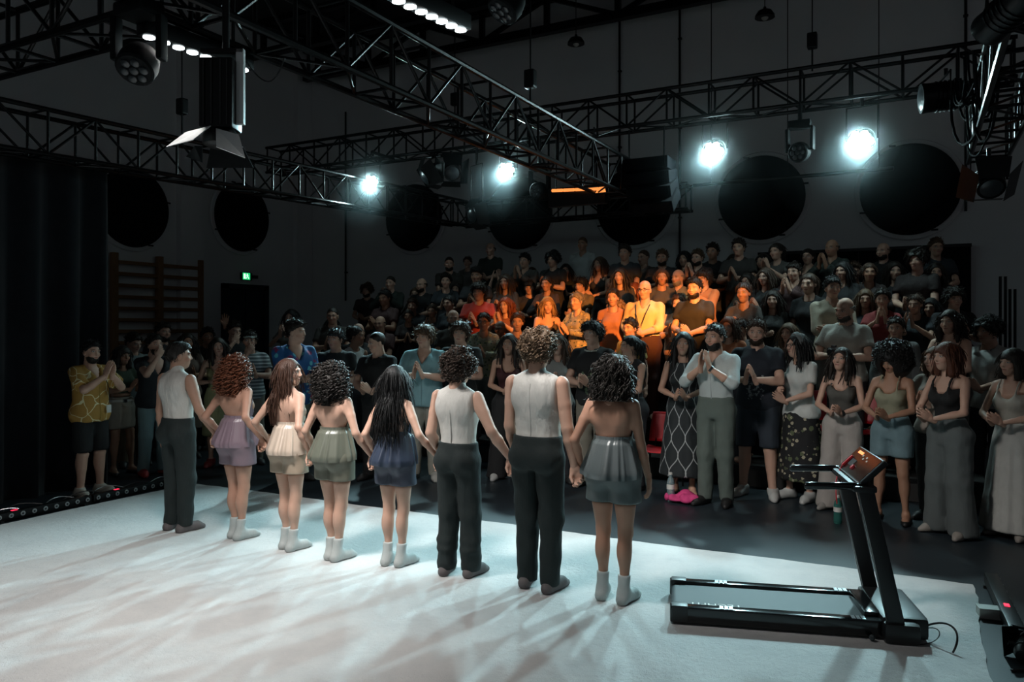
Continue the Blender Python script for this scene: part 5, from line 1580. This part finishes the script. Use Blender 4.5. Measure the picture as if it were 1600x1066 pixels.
# where: ('g', px, foot_y) on the floor or ('d', px, depth, z);  then top_y of the head, female, body turn (deg, + = to the picture's right), head turn, pitch
FRONT = [
 ('man in ochre leaf-print shirt clapping at the left by the curtain', ('g', 141, 777), 531, 0, 38, -4, 0, 'clap_high', 'clap_high', 1.10, 'l', 'short', 'black', [('shortshirt', (.5, .3, .06), 'leafline'), ('shorts', (.010, .010, .011), None)], ('sneaker', (.50, .48, .42)), [('beard', (.02, .014, .012))]),
 ('woman in green crop top and belted beige skirt, clapping at the left', ('g', 190, 744), 540, 1, 30, 0, 0, 'clap', 'clap', 1.0, 't', 'fringe', 'dark', [('crop', (.035, .055, .030), None), ('mini', (.42, .38, .32), None)], ('sandal', (.02, .02, .02)), []),
 ('man in grey tee looking down behind the beige-skirted woman', ('d', 207, 10.2, 0), 519, 0, 20, 20, -18, 'down', 'down', 1.05, 'l', 'short', 'dark', [('tee', (.20, .24, .24), None), ('jeans', (.16, .12, .08), None)], ('shoe', (.02, .02, .02)), []),
 ('bearded man with hand on chin, dark jacket and red shoes', ('g', 240, 746), 521, 0, 25, 5, 0, 'mouth', 'down', 1.0, 'l', 'short', 'dark', [('jacket', (.014, .018, .024), None), ('jeans', (.20, .30, .32), None)], ('sneaker', (.45, .04, .04)), [('beard', (.02, .014, .010))]),
 ('dark-haired man in shade behind the leftmost dancer', ('d', 254, 11.2, 0), 503, 0, 20, 10, 0, 'down', 'down', 1.0, 'l', 'short', 'dark', [('tee', (.03, .03, .035), None), ('jeans', (.02, .02, .03), None)], ('shoe', (.02, .02, .02)), [('beard', (.02, .014, .010))]),
 ('woman in brown dress in shade right of the leftmost dancer', ('d', 292, 10.8, 0), 519, 1, 10, 0, 0, 'down', 'clap', 1.0, 't', 'long', 'dark', [('tee', (.16, .11, .09), None), ('knee', (.12, .09, .07), None)], ('shoe', (.02, .02, .02)), []),
 ('man with a raised open hand behind the pale green dress', ('d', 324, 11.6, 0), 511, 0, 10, 0, 0, 'down', 'raise', 1.0, 't', 'short', 'black', [('tee', (.04, .035, .035), None), ('jeans', (.02, .02, .03), None)], ('shoe', (.02, .02, .02)), []),
 ('smiling woman in pale yellow-green dress, clapping', ('g', 341, 732), 526, 1, -5, 8, 0, 'clap', 'clap', 1.0, 'l', 'long', 'dark', [('cami', (.42, .42, .22), None), ('knee', (.42, .42, .22), None)], ('sneaker', (.35, .05, .05)), []),
 ('man covering his face with one hand behind the cap wearer', ('d', 366, 11.6, 0), 501, 0, 10, 15, -8, 'mouth', 'down', 1.0, 'l', 'short', 'dark', [('tee', (.015, .015, .016), None), ('jeans', (.02, .02, .03), None)], ('shoe', (.02, .02, .02)), []),
 ('person in pale cap and striped tee with hand at mouth', ('d', 390, 10.3, 0), 516, 0, 5, -10, 0, 'mouth', 'clap', 1.0, 'm', 'short', 'dark', [('tee', (.3, .3, .3), 'stripes'), ('jeans', (.24, .22, .18), None)], ('shoe', (.1, .1, .1)), [('cap', (.50, .55, .52))]),
 ('tall man in blue tropical shirt looking to the right', ('d', 459, 9.2, 0), 499, 0, 25, 40, 0, 'fold', 'fold', 1.06, 'l', 'quiff', 'dark', [('shortshirt', (.1, .2, .4), 'tropical'), ('jeans', (.14, .16, .13), None)], ('shoe', (.05, .05, .05)), []),
 ('man in black bandana and black tee behind the black curls', ('d', 525, 9.7, 0), 512, 0, -12, -20, -4, 'clap_low', 'clap_low', 1.04, 'm', 'short', 'black', [('tee', (.012, .012, .013), None), ('jeans', (.012, .012, .013), None)], ('shoe', (.02, .02, .02)), [('wrap', (.03, .045, .05))]),
 ('woman in white tank top in shade left of the fade-haired man', ('d', 553, 10.4, 0), 508, 1, 40, 30, 0, 'down', 'down', 1.05, 't', 'bun', 'dark', [('vest', (.55, .57, .56), None), ('jeans', (.05, .05, .06), None)], ('shoe', (.02, .02, .02)), []),
 ('man with faded hair and black tee clapping, looking left', ('d', 590, 9.3, 0), 517, 0, -25, -42, -10, 'clap_low', 'clap_low', 1.0, 'l', 'buzz', 'dark', [('tee', (.010, .010, .011), None), ('jeans', (.012, .012, .013), None)], ('shoe', (.02, .02, .02)), []),
 ('man in light teal short-sleeved shirt and stone trousers clapping', ('g', 664, 752), 507, 0, -14, -14, -4, 'clap', 'clap', 1.08, 'l', 'mop', 'lbrown', [('shortshirt', (.22, .40, .44), None), ('jeans', (.30, .29, .25), None)], ('sneaker', (.40, .40, .37)), []),
 ('young man in black shirt behind the brown curly dancer', ('d', 720, 9.5, 0), 502, 0, -10, 0, 0, 'clap', 'clap', .98, 'l', 'mop', 'brown', [('tee', (.012, .013, .014), None), ('jeans', (.03, .03, .035), None)], ('shoe', (.02, .02, .02)), []),
 ('woman in dark red tank top clapping beside the tall dancer', ('d', 795, 9.3, 0), 520, 1, 0, -12, 0, 'clap_low', 'clap_low', .98, 'm', 'long', 'dark', [('cami', (.06, .015, .018), None), ('wide', (.012, .012, .013), None)], ('sneaker', (.5, .5, .48)), []),
 ('woman in grey tee clapping right of the tall dancer', ('d', 872, 9.2, 0), 520, 1, -5, -5, 0, 'clap', 'clap', 1.0, 'l', 'long', 'brown', [('tee', (.25, .26, .25), None), ('jeans', (.015, .016, .02), None)], ('shoe', (.02, .02, .02)), []),
 ('dark-haired man in black graphic tee with pearl necklace, clapping', ('d', 927, 8.9, 0), 501, 0, -20, -14, 0, 'clap_low', 'clap_low', 1.0, 'l', 'mop', 'black', [('tee', (.010, .010, .011), 'print_black'), ('jeans', (.22, .20, .16), None)], ('shoe', (.02, .02, .02)), [('pearls', (.6, .58, .52))]),
 ('woman with high ponytail in black sleeveless top looking left', ('d', 988, 8.7, 0), 522, 1, -45, -25, 0, 'clap_low', 'clap_low', 1.0, 'm', 'pony', 'black', [('vest', (.012, .012, .013), None), ('jeans', (.012, .014, .018), None)], ('shoe', (.02, .02, .02)), []),
 ('woman with very long black hair in black wave-cord dress', ('g', 1068, 778), 517, 1, -6, 0, 0, 'clap_low', 'clap_low', 1.0, 'm', 'long2', 'black', [('vest', (.01, .01, .01), 'waves'), ('midi', (.01, .01, .01), 'waves')], ('sandal', (.02, .02, .02)), []),
 ('dark-bearded man in pale rolled-sleeve shirt and grey-green chinos', ('g', 1119, 792), 505, 0, -22, -8, 0, 'clap_high', 'clap_high', 1.02, 'm', 'short', 'dark', [('rolled', (.42, .46, .45), None), ('jeans', (.10, .125, .11), None)], ('shoe', (.012, .012, .012)), [('beard', (.012, .009, .008)), ('watch', (.02, .02, .02))]),
 ('bearded man in navy tee and dark denim shorts, white sneakers', ('g', 1184, 780), 497, 0, -12, 5, -6, 'clap', 'clap', 1.10, 'l', 'short', 'brown', [('tee', (.010, .014, .022), 'print_navy'), ('shorts', (.025, .035, .05), 'denim')], ('sneaker', (.50, .50, .48)), [('beard', (.035, .020, .012))]),
 ('woman in white tee, dark floral skirt and headband looking left', ('g', 1250, 785), 519, 1, -40, -20, 0, 'hold', 'clap_low', 1.02, 'l', 'long3', 'black', [('tee', (.62, .63, .60), None), ('midi', (.01, .01, .01), 'floral')], ('sneaker', (.55, .56, .54)), [('band', (.16, .18, .18)), ('glasses', 0)]),
 ('woman in taupe tank top and off-white pleated trousers clapping', ('g', 1316, 800), 541, 1, -12, -10, 6, 'clap_low', 'clap_low', 1.0, 'l', 'long3', 'dark', [('cami', (.10, .095, .085), None), ('wide', (.42, .38, .35), None)], ('shoe', (.3, .28, .26)), [('watch', (.02, .02, .02))]),
 ('woman with huge black afro in denim shorts, head bowed', ('g', 1394, 818), 545, 1, -20, -10, -26, 'clap_low', 'clap_low', 1.04, 't', 'afro', 'black', [('cami', (.30, .29, .20), None), ('hot', (.16, .25, .28), None)], ('sandal', (.012, .012, .012)), []),
 ('woman with auburn bob in black camisole and grey wide trousers', ('g', 1484, 840), 533, 1, -38, -12, 0, 'clap_low', 'clap_low', 1.0, 'l', 'fringe', 'auburn', [('cami', (.012, .012, .013), None), ('wide', (.105, .12, .12), None)], ('shoe', (.3, .27, .24)), []),
 ('woman in cream top and long white tiered skirt at right edge', ('g', 1584, 842), 543, 1, -30, -10, 0, 'clap_low', 'clap_low', 1.0, 'l', 'fringe2', 'dark', [('cami', (.50, .48, .42), None), ('long', (.50, .50, .47), None)], ('shoe', (.3, .27, .24)), []),
 ('man in white tee in shade behind the auburn bob', ('d', 1545, 8.4, 0), 492, 0, -25, -15, -4, 'clap_low', 'clap_low', 1.0, 'm', 'curly', 'black', [('tee', (.48, .48, .46), None), ('jeans', (.03, .03, .035), None)], ('shoe', (.02, .02, .02)), []),
 ('pale-faced woman half hidden behind the auburn bob', ('d', 1462, 7.35, 0), 540, 1, -20, -20, 0, 'clap', 'clap', 1.0, 'l', 'bob', 'lbrown', [('shirt', (.36, .30, .26), None), ('jeans', (.05, .05, .05), None)], ('shoe', (.02, .02, .02)), []),
 ('man in beige tee holding a black camera on the first step', ('d', 1322, 8.75, .25), 463, 0, -20, -15, -14, 'hold', 'hold', 1.05, 'l', 'balding', 'grey', [('tee', (.36, .34, .30), None), ('jeans', (.03, .03, .035), None)], ('shoe', (.02, .02, .02)), [('beard', (.10, .09, .08))]),
]
HAIRALIAS = {'long2': ('long', .50), 'long3': ('long', .24), 'long': ('long', .30), 'fringe2': ('fringe', .13), 'fringe': ('fringe', .15), 'bob': ('bob', .15), 'wavy': ('wavy', .22), 'pony': ('pony', .26)}
def hair_for(kind):
    if kind is None or kind == 'none': return None
    st, L = HAIRALIAS.get(kind, (kind, .06))
    return hair_mesh(st, L, .014, 1, .0095)
def turned(loc, phi):
    return math.atan2(-loc[1], -loc[0]) - math.pi / 2 + math.radians(phi)
WATCH = None
for (lab, where, top, fem, phi, hy, hp, aR, aL, girth, tone, hk, hcol, gar, (shk, shc), ext) in FRONT:
    if where[0] == 'g':
        loc = G(where[1], where[2] - 4); Y = (CAMZ) * FPX / (where[2] - 4 - HORZ)
    else:
        Y = where[2]; loc = W(where[1], 600, Y); loc.z = where[3]
    H = min(1.93, max(1.52, CAMZ - (top - HORZ) / FPX * Y - loc.z - .018))
    if hk == 'afro': H = 1.64
    rnd = random.Random(lab)
    fig = Fig(H, bool(fem), girth, aR, aL, stance=rnd.uniform(.0, .03) + (.03 if gar[1][0] in ('wide', 'shorts', 'hot') else 0), lean=rnd.uniform(0, .05), step=(rnd.uniform(-.03, .04), rnd.uniform(-.03, .04)), handjit=(0, rnd.uniform(-.03, .03), rnd.uniform(-.03, .03)), toe=.05)
    hR = R_head(hy, hp, rnd.uniform(-5, 5))
    gs = [dress(fig, g, c, H1, m, gar[0][0] in ('rolled', 'cami', 'vest', 'crop')) for g, c, m in gar]
    for sx in (1, -1): gs.append((shk, fig.g_foot(.0125, sx, shk), 'leather', shc, False))
    if any(g[0] == 'cami' for g in gar): pass
    o = person(lab, fig, loc, turned(loc, phi), TONE[tone], gs, hair_for(hk), HC[hcol], hR, H1, None, [x for x in ext if x[0] in ('beard', 'glasses', 'cap', 'wrap', 'band')])
    for kind, col in ext:
        if kind == 'pearls':
            c = fig.up(np.array((0, .0, 1.455)) * fig.s); b = MB()
            for q in range(26):
                a = 6.2832 * q / 26; b.sph((c[0] + .082 * math.sin(a), c[1] + .02 + .095 * math.cos(a), c[2] + .012 - .012 * (1 + math.cos(a))), .0095, 6)
            b.build('pearl_necklace', MT['plastic'], o, True, col)
        if kind == 'watch':
            w = Vector(fig.wr[-1]); d = (Vector(fig.wr[-1]) - Vector(fig.el[-1])).normalized()
            MB().cyl((w - d * .03)[:], (w - d * .005)[:], .034 * fig.s, n=16).build('wrist_watch', MT['plastic'], o, True, col)
    if gar[0][0] in ('rolled', 'shortshirt'):
        TT = TORSO[False]; fo = .012 if gar[0][0] == 'rolled' else .019
        yf = lambda z: float(np.interp(z, TT[:, 0], TT[:, 3]) + np.interp(z, TT[:, 0], TT[:, 2]) * (1 + (girth - 1) * (1.3 if z < 1.2 else .8))) + fo + (.034 * min(1, max(0, (1.25 - z) / .3)) if gar[0][0] == 'shortshirt' else 0)
        zs = np.linspace(1.02 if gar[0][0] == 'rolled' else .86, 1.28, 12)
        col = gar[0][1]
        MB().tube([fig.up(np.array((0, yf(z), z)) * fig.s) for z in zs], .0055, 6).build('button_placket', MT['cotton'], o, True, tuple(x * .75 for x in col))
    if 'ochre' in lab:
        c = Vector((-.09, .19, .98)) * fig.s
        MB().box(c, (.055, .006, .085)).build('name_card', MT['white'], o)
        MB().tube([Vector((-.07, .12, 1.42)) * fig.s, Vector((-.10, .185, 1.2)) * fig.s, c + Vector((0, 0, .05))], .004, 5).build('lanyard', MT['black_plastic'], o)
    if 'belted' in lab:
        MB().lathe([(.150, 1.0), (.152, 1.03)], 28, Matrix.Diagonal((fig.s * 1.12, fig.s * .88, fig.s, 1))).build('belt', MT['white'], o)
        MB().box(Vector((.03, .145, 1.015)) * fig.s, (.04, .02, .04)).build('buckle', MT['steel'], o)
    if 'camera' in lab:
        Minv = Matrix.Translation(loc) @ Matrix.Rotation(turned(loc, phi), 4, 'Z')
        p = Minv @ (Vector((0, .33, 1.20)) * fig.s)
        ce = empty('photo_camera', p, turned(loc, phi)); tag(ce, 'black camera held by the man in the beige tee', 'camera')
        MB().box((0, 0, 0), (.13, .06, .09), bevel=.012).build('body', MT['black_plastic'], ce, smooth=True)
        MB().lathe([(.034, 0), (.036, .02), (.034, .09), (.03, .095)], 18, Matrix.Translation((0, .03, 0)) @ Matrix.Rotation(-math.pi / 2, 4, 'X')).build('lens', MT['black_metal'], ce, smooth=True)
        MB().box((0, 0, .055), (.05, .045, .03), bevel=.006).build('viewfinder', MT['black_plastic'], ce, smooth=True)

# ---------------- people on the stand: a few figures repeated
PROTO, JEANS = {}, {}
POSES = {'clap': ('clap', 'clap'), 'low': ('clap_low', 'clap_low'), 'high': ('clap_high', 'clap_high'), 'down': ('down', 'down'), 'fold': ('fold', 'fold'), 'over': ('over', 'over'), 'hold': ('hold', 'down'), 'mouth': ('mouth', 'clap')}
HP = .021
def proto(fem, pose, top, stout):
    key = (fem, pose, top, stout)
    if key not in PROTO:
        fig = Fig(1.70, bool(fem), 1.16 if stout else 1.0, *POSES[pose], stance=.01, lean=.02, toe=.05)
        hR = R_head(0, -3)
        gt = dress(fig, top, None, HP); tk = top in ('rolled', 'cami', 'vest'); gb = dress(fig, 'jeans', None, HP, None, tk)
        if (fem, stout, tk) not in JEANS: JEANS[fem, stout, tk] = fmesh(gb[0], gb[1])
        me = assemble(fig, HP, [gt[1], gb[1]], hR, 2)
        PROTO[key] = (fig, hR, me, (gt[0], fmesh(gt[0], gt[1])), (gb[0], JEANS[fem, stout, tk]))
    return PROTO[key]
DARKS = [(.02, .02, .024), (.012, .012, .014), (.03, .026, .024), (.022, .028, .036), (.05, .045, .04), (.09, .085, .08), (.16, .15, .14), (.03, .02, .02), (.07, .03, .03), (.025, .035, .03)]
# px, head top, female, pose, top, top colour, hair, hair colour, tone, extras, label (None = made from the row)
STAND = [
 (756, 487, 1, 'clap', 'shirt', (.30, .25, .16), 'bun', 'dark', 'm', ['glasses'], 'woman with glasses clapping in orange light, lowest lit row left', 'smallfloral'),
 (749, 441, 0, 'clap', 'tee', (.40, .05, .04), 'mop', 'dark', 'l', [], 'young man in red top clapping in orange light', None),
 (774, 449, 1, 'over', 'cami', (.28, .20, .14), 'long', 'brown', 'l', [], 'woman clapping with both arms stretched overhead', None),
 (791, 463, 1, 'high', 'tee', (.30, .12, .08), 'wavy', 'red', 'l', [], 'woman with red wavy hair clapping in orange light', None),
 (808, 487, 1, 'hold', 'tee', (.35, .20, .12), 'bun', 'brown', 'l', [], 'smiling woman with hair pinned up, orange-lit left front', None),
 (782, 499, 0, 'down', 'tee', (.012, .013, .015), 'none', 'dark', 'd', ['glasses'], 'bald man in dark tee standing unlit before the orange glow', None),
 (827, 437, 0, 'fold', 'tee', (.02, .02, .02), 'cap', 'dark', 'm', [], 'young man in dark cap and black tee in orange light', None),
 (855, 463, 1, 'low', 'cami', (.10, .07, .05), 'bob', 'blond', 'l', ['band'], 'blond woman with headband clapping in orange light', None),
 (903, 456, 1, 'clap', 'shirt', (.4, .3, .2), 'short', 'grey', 'l', [], 'older woman with short pale hair and floral shirt, laughing', 'smallfloral'),
 (909, 433, 0, 'fold', 'tee', (.13, .10, .04), 'mop', 'black', 'm', [], 'man in olive tee with folded arms in orange light', None),
 (958, 449, 1, 'down', 'tee', (.40, .18, .10), 'bun', 'dark', 'm', [], 'woman with pinned dark hair behind the curly blond woman', None),
 (966, 470, 1, 'clap', 'shirt', (.55, .42, .16), 'curly', 'blond', 'l', [], 'curly blond woman in yellow cardigan clapping', None),
 (986, 496, 1, 'down', 'tee', (.55, .42, .14), 'short', 'black', 'l', [], 'smiling dark-haired woman in yellow top, lowest lit row', None),
 (1008, 436, 0, 'low', 'rolled', (.70, .58, .34), 'none', 'grey', 'l', ['glasses', 'stout', 'lanyard'], 'bald stout man in pale yellow shirt with lanyard', None),
 (1061, 459, 0, 'clap', 'tee', (.60, .34, .22), 'short', 'brown', 'l', ['beard', 'stout'], 'bearded stout man in salmon tee clapping', None),
 (1086, 433, 0, 'low', 'tee', (.02, .022, .022), 'short', 'black', 'l', ['beard'], 'dark-bearded man in black polo shirt, orange-lit', None),
 (1061, 419, 0, 'down', 'shirt', (.20, .18, .12), 'balding', 'grey', 'l', ['greybeard'], 'older man with grey beard in olive shirt', None),
 (1101, 421, 0, 'high', 'shirt', (.45, .20, .08), 'mop', 'dark', 'l', [], 'man in orange-brown shirt clapping behind the black polo', None),
 (993, 440, 1, 'down', 'tee', (.30, .12, .06), 'wavy', 'red', 'l', [], 'red-haired woman half hidden behind the bald man', None),
 (1163, 440, 1, 'clap', 'shirt', (.05, .045, .04), 'bun', 'dark', 'm', [], 'dark-haired woman in dark cardigan with clasped hands', None),
 (1207, 452, 1, 'hold', 'tee', (.02, .02, .02), 'long', 'dark', 'l', [], 'long-haired woman in black tee holding a small bottle', None),
 (1240, 432, 1, 'high', 'tee', (.3, .3, .3), 'wavy', 'dark', 'm', [], 'woman in striped top clapping at chin height', 'vstripes'),
 (1139, 493, 1, 'down', 'tee', (.40, .14, .06), 'bob', 'brown', 'm', [], 'woman with brown bob in orange top behind the pale shirt', None),
 (1159, 497, 0, 'down', 'tee', (.25, .25, .25), 'cap', 'black', 'm', [], 'man in dark cap behind the navy tee man', None),
 (1233, 503, 1, 'down', 'tee', (.22, .17, .13), 'long', 'lbrown', 'l', [], 'fair long-haired woman behind the white-tee woman', None),
 (1300, 431, 0, 'fold', 'shirt', (.50, .44, .34), 'short', 'black', 'm', [], 'dark-haired man in cream shirt with crossed arms', None),
 (1379, 450, 1, 'high', 'tee', (.25, .03, .03), 'short', 'dark', 'm', [], 'woman in red top clapping in dim light', None),
 (1455, 464, 1, 'low', 'cami', (.05, .045, .045), 'long', 'black', 'm', [], 'dark-haired woman in dark camisole clapping near the right end', None),
 (1401, 494, 0, 'down', 'shirt', (.16, .17, .17), 'short', 'dark', 'm', [], 'man in grey shirt in shade above the afro', None),
 (1485, 482, 1, 'low', 'cami', (.03, .03, .03), 'wavy', 'dark', 'l', [], 'woman in black top standing above the auburn bob', None),
]
DIM = [(574, 443, 0), (611, 430, 0), (603, 452, 0), (650, 448, 1), (660, 433, 0), (645, 465, 0), (595, 492, 0), (638, 482, 1), (520, 479, 0), (519, 494, 1), (456, 482, 1), (697, 426, 1), (731, 400, 1), (702, 400, 0), (713, 440, 1), (745, 417, 0), (791, 427, 1),
 (831, 416, 1), (703, 460, 1), (708, 482, 0), (767, 378, 0), (821, 395, 0), (865, 393, 0), (884, 411, 1), (911, 369, 0), (970, 417, 1), (977, 381, 0), (1007, 389, 0), (1035, 389, 0), (1034, 418, 1), (1070, 391, 1), (1091, 389, 0), (1114, 379, 0), (1155, 372, 0), (1146, 396, 1),
 (1169, 425, 1), (1193, 395, 1), (1197, 417, 1), (1215, 378, 1), (1242, 409, 0), (1263, 387, 1), (1265, 425, 1), (1301, 372, 0), (1318, 407, 1), (1334, 409, 0), (1358, 409, 1), (1381, 377, 0), (1397, 407, 1), (1434, 389, 0), (1462, 371, 0), (1462, 409, 1), (1431, 458, 1), (1352, 450, 1),
 (938, 400, 1), (560, 503, 0), (676, 474, 1), (855, 430, 1), (1490, 449, 0), (1598, 548, 1)]
rnd = random.Random(11)
entries = [list(x) for x in STAND]
for px, ty, fem in DIM:
    hk = rnd.choice(['long', 'long', 'bob', 'bun', 'wavy', 'pony', 'short'] if fem else ['short', 'short', 'mop', 'curly', 'buzz', 'quiff', 'balding'])
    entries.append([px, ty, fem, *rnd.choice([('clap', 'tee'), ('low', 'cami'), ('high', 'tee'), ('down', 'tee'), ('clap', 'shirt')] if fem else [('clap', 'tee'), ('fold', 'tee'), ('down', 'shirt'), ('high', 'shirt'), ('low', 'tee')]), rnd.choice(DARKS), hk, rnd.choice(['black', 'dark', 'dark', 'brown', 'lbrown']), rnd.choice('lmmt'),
                    (['beard'] if (not fem and rnd.random() < .35) else []), None, None])
entries[-1][10] = 'dark-haired woman cut off by the right picture edge'
entries[len(STAND) + 24][5] = (.42, .44, .44); entries[len(STAND) + 24][3] = 'down'
spots = []; placed = []
for en in entries:
    px, ty, fem = en[:3]
    nom = 1.67 if fem else 1.78
    best = None
    for ri, (v, z) in enumerate(ROWS):
        for off in ((-.2, .2) if ri else (-.25, .1, .3)):
            vv = v + off; Y = depth_v(px, vv); p = W(px, ty, Y)
            if ri and not (-9.1 < p.x < .5): continue
            Hh = p.z - z - .02
            cost = abs(Hh - nom) / .12
            for q in spots:
                dd = math.hypot((q[0] - p.x) / .46, (q[1] - p.y) / .34)
                if dd < 1: cost += (1 - dd) * 4
            if best is None or cost < best[0]: best = (cost, ri, p, z, Hh)
    cost, ri, p, z, Hh = best
    spots.append((p.x, p.y)); placed.append((ri, p, z, min(1.98, max(1.48, Hh)), en))
for q in FRONT: pass
ORD = ['first', 'second', 'third', 'fourth', 'fifth', 'sixth', 'seventh', 'eighth', 'ninth', 'tenth', 'eleventh', 'twelfth', 'thirteenth', 'fourteenth', 'fifteenth', 'sixteenth', 'seventeenth', 'eighteenth', 'nineteenth', 'twentieth', 'twenty-first', 'twenty-second', 'twenty-third', 'twenty-fourth', 'twenty-fifth', 'twenty-sixth', 'twenty-seventh', 'twenty-eighth', 'twenty-ninth', 'thirtieth']
ROWN = ['rear floor row', 'lowest step', 'second step', 'third step', 'fourth step', 'topmost step']
def cname(c):
    m = max(c); 
    if m > .3: return 'pale'
    if m > .12: return 'grey'
    if c[0] > 1.8 * c[2]: return 'dark red'
    return 'dark'
rank = {}
for ri in range(len(ROWS)):
    for n, it in enumerate(sorted([q for q in placed if q[0] == ri], key=lambda q: q[4][0])): rank[id(it)] = n
for it in placed:
    ri, p, z, Hh, (px, ty, fem, pose, top, tcol, hk, hcol, tone, ext, lab, mat) = it
    stout = 'stout' in ext
    fig, hR, me, gt, gb = proto(fem, pose, top, stout)
    if lab is None:
        lab = '%s-haired %s in %s top, %s from left on the %s' % ({'black': 'black', 'dark': 'dark', 'brown': 'brown', 'lbrown': 'light-brown', 'grey': 'grey'}[hcol], 'woman' if fem else 'man', cname(tcol), ORD[rank[id(it)]], ROWN[ri])
    o = obj('person', me, MT['skin'], color=TONE[tone])
    tag(o, lab, 'person', 'audience standing on the stepped stand' if ri else 'audience standing behind the front row')
    o.location = (p.x, p.y, z); sc = Hh / 1.70; o.scale = (sc, sc, sc)
    o.rotation_euler = (0, 0, math.pi + math.radians(rnd.uniform(-22, 26) + (12 if px < 900 else -4)))
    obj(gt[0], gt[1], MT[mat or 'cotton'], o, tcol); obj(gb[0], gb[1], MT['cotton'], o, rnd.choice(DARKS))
    if hk == 'cap':
        add_hair(o, fig, hR, hair_mesh('short', .06, .008, 1, .0095), HC['dark']); add_hair(o, fig, hR, hair_mesh('cap', .05), (.02, .02, .022), 'baseball_cap', 'cotton')
    elif hk != 'none': add_hair(o, fig, hR, hair_for(hk), HC[hcol])
    if 'beard' in ext: add_hair(o, fig, hR, hair_mesh('beard', .1), HC['dark'], 'beard')
    if 'greybeard' in ext: add_hair(o, fig, hR, hair_mesh('beard', .1), HC['grey'], 'beard')
    if 'glasses' in ext: add_hair(o, fig, hR, glasses_mesh(), (.01, .01, .01), 'glasses', 'plastic')
    if 'band' in ext: add_hair(o, fig, hR, hair_mesh('band', .05), (.35, .25, .12), 'headband', 'cotton')
    if 'lanyard' in ext: MB().tube([(-.09, .09, 1.40), (-.06, .17, 1.28), (0, .205, 1.08), (.06, .17, 1.28), (.09, .09, 1.40)], .006, 5).build('lanyard', MT['black_plastic'], o)

if 0:
    P = [o for o in bpy.data.objects if o.name.startswith('person') and o.parent is None]
    for i, a in enumerate(P):
        for b in P[i + 1:]:
            q = (a.location - b.location)
            if abs(q.z) < .3 and q.xy.length < .40: print('NEAR', round(q.xy.length, 2), a['label'], '|', b['label'])
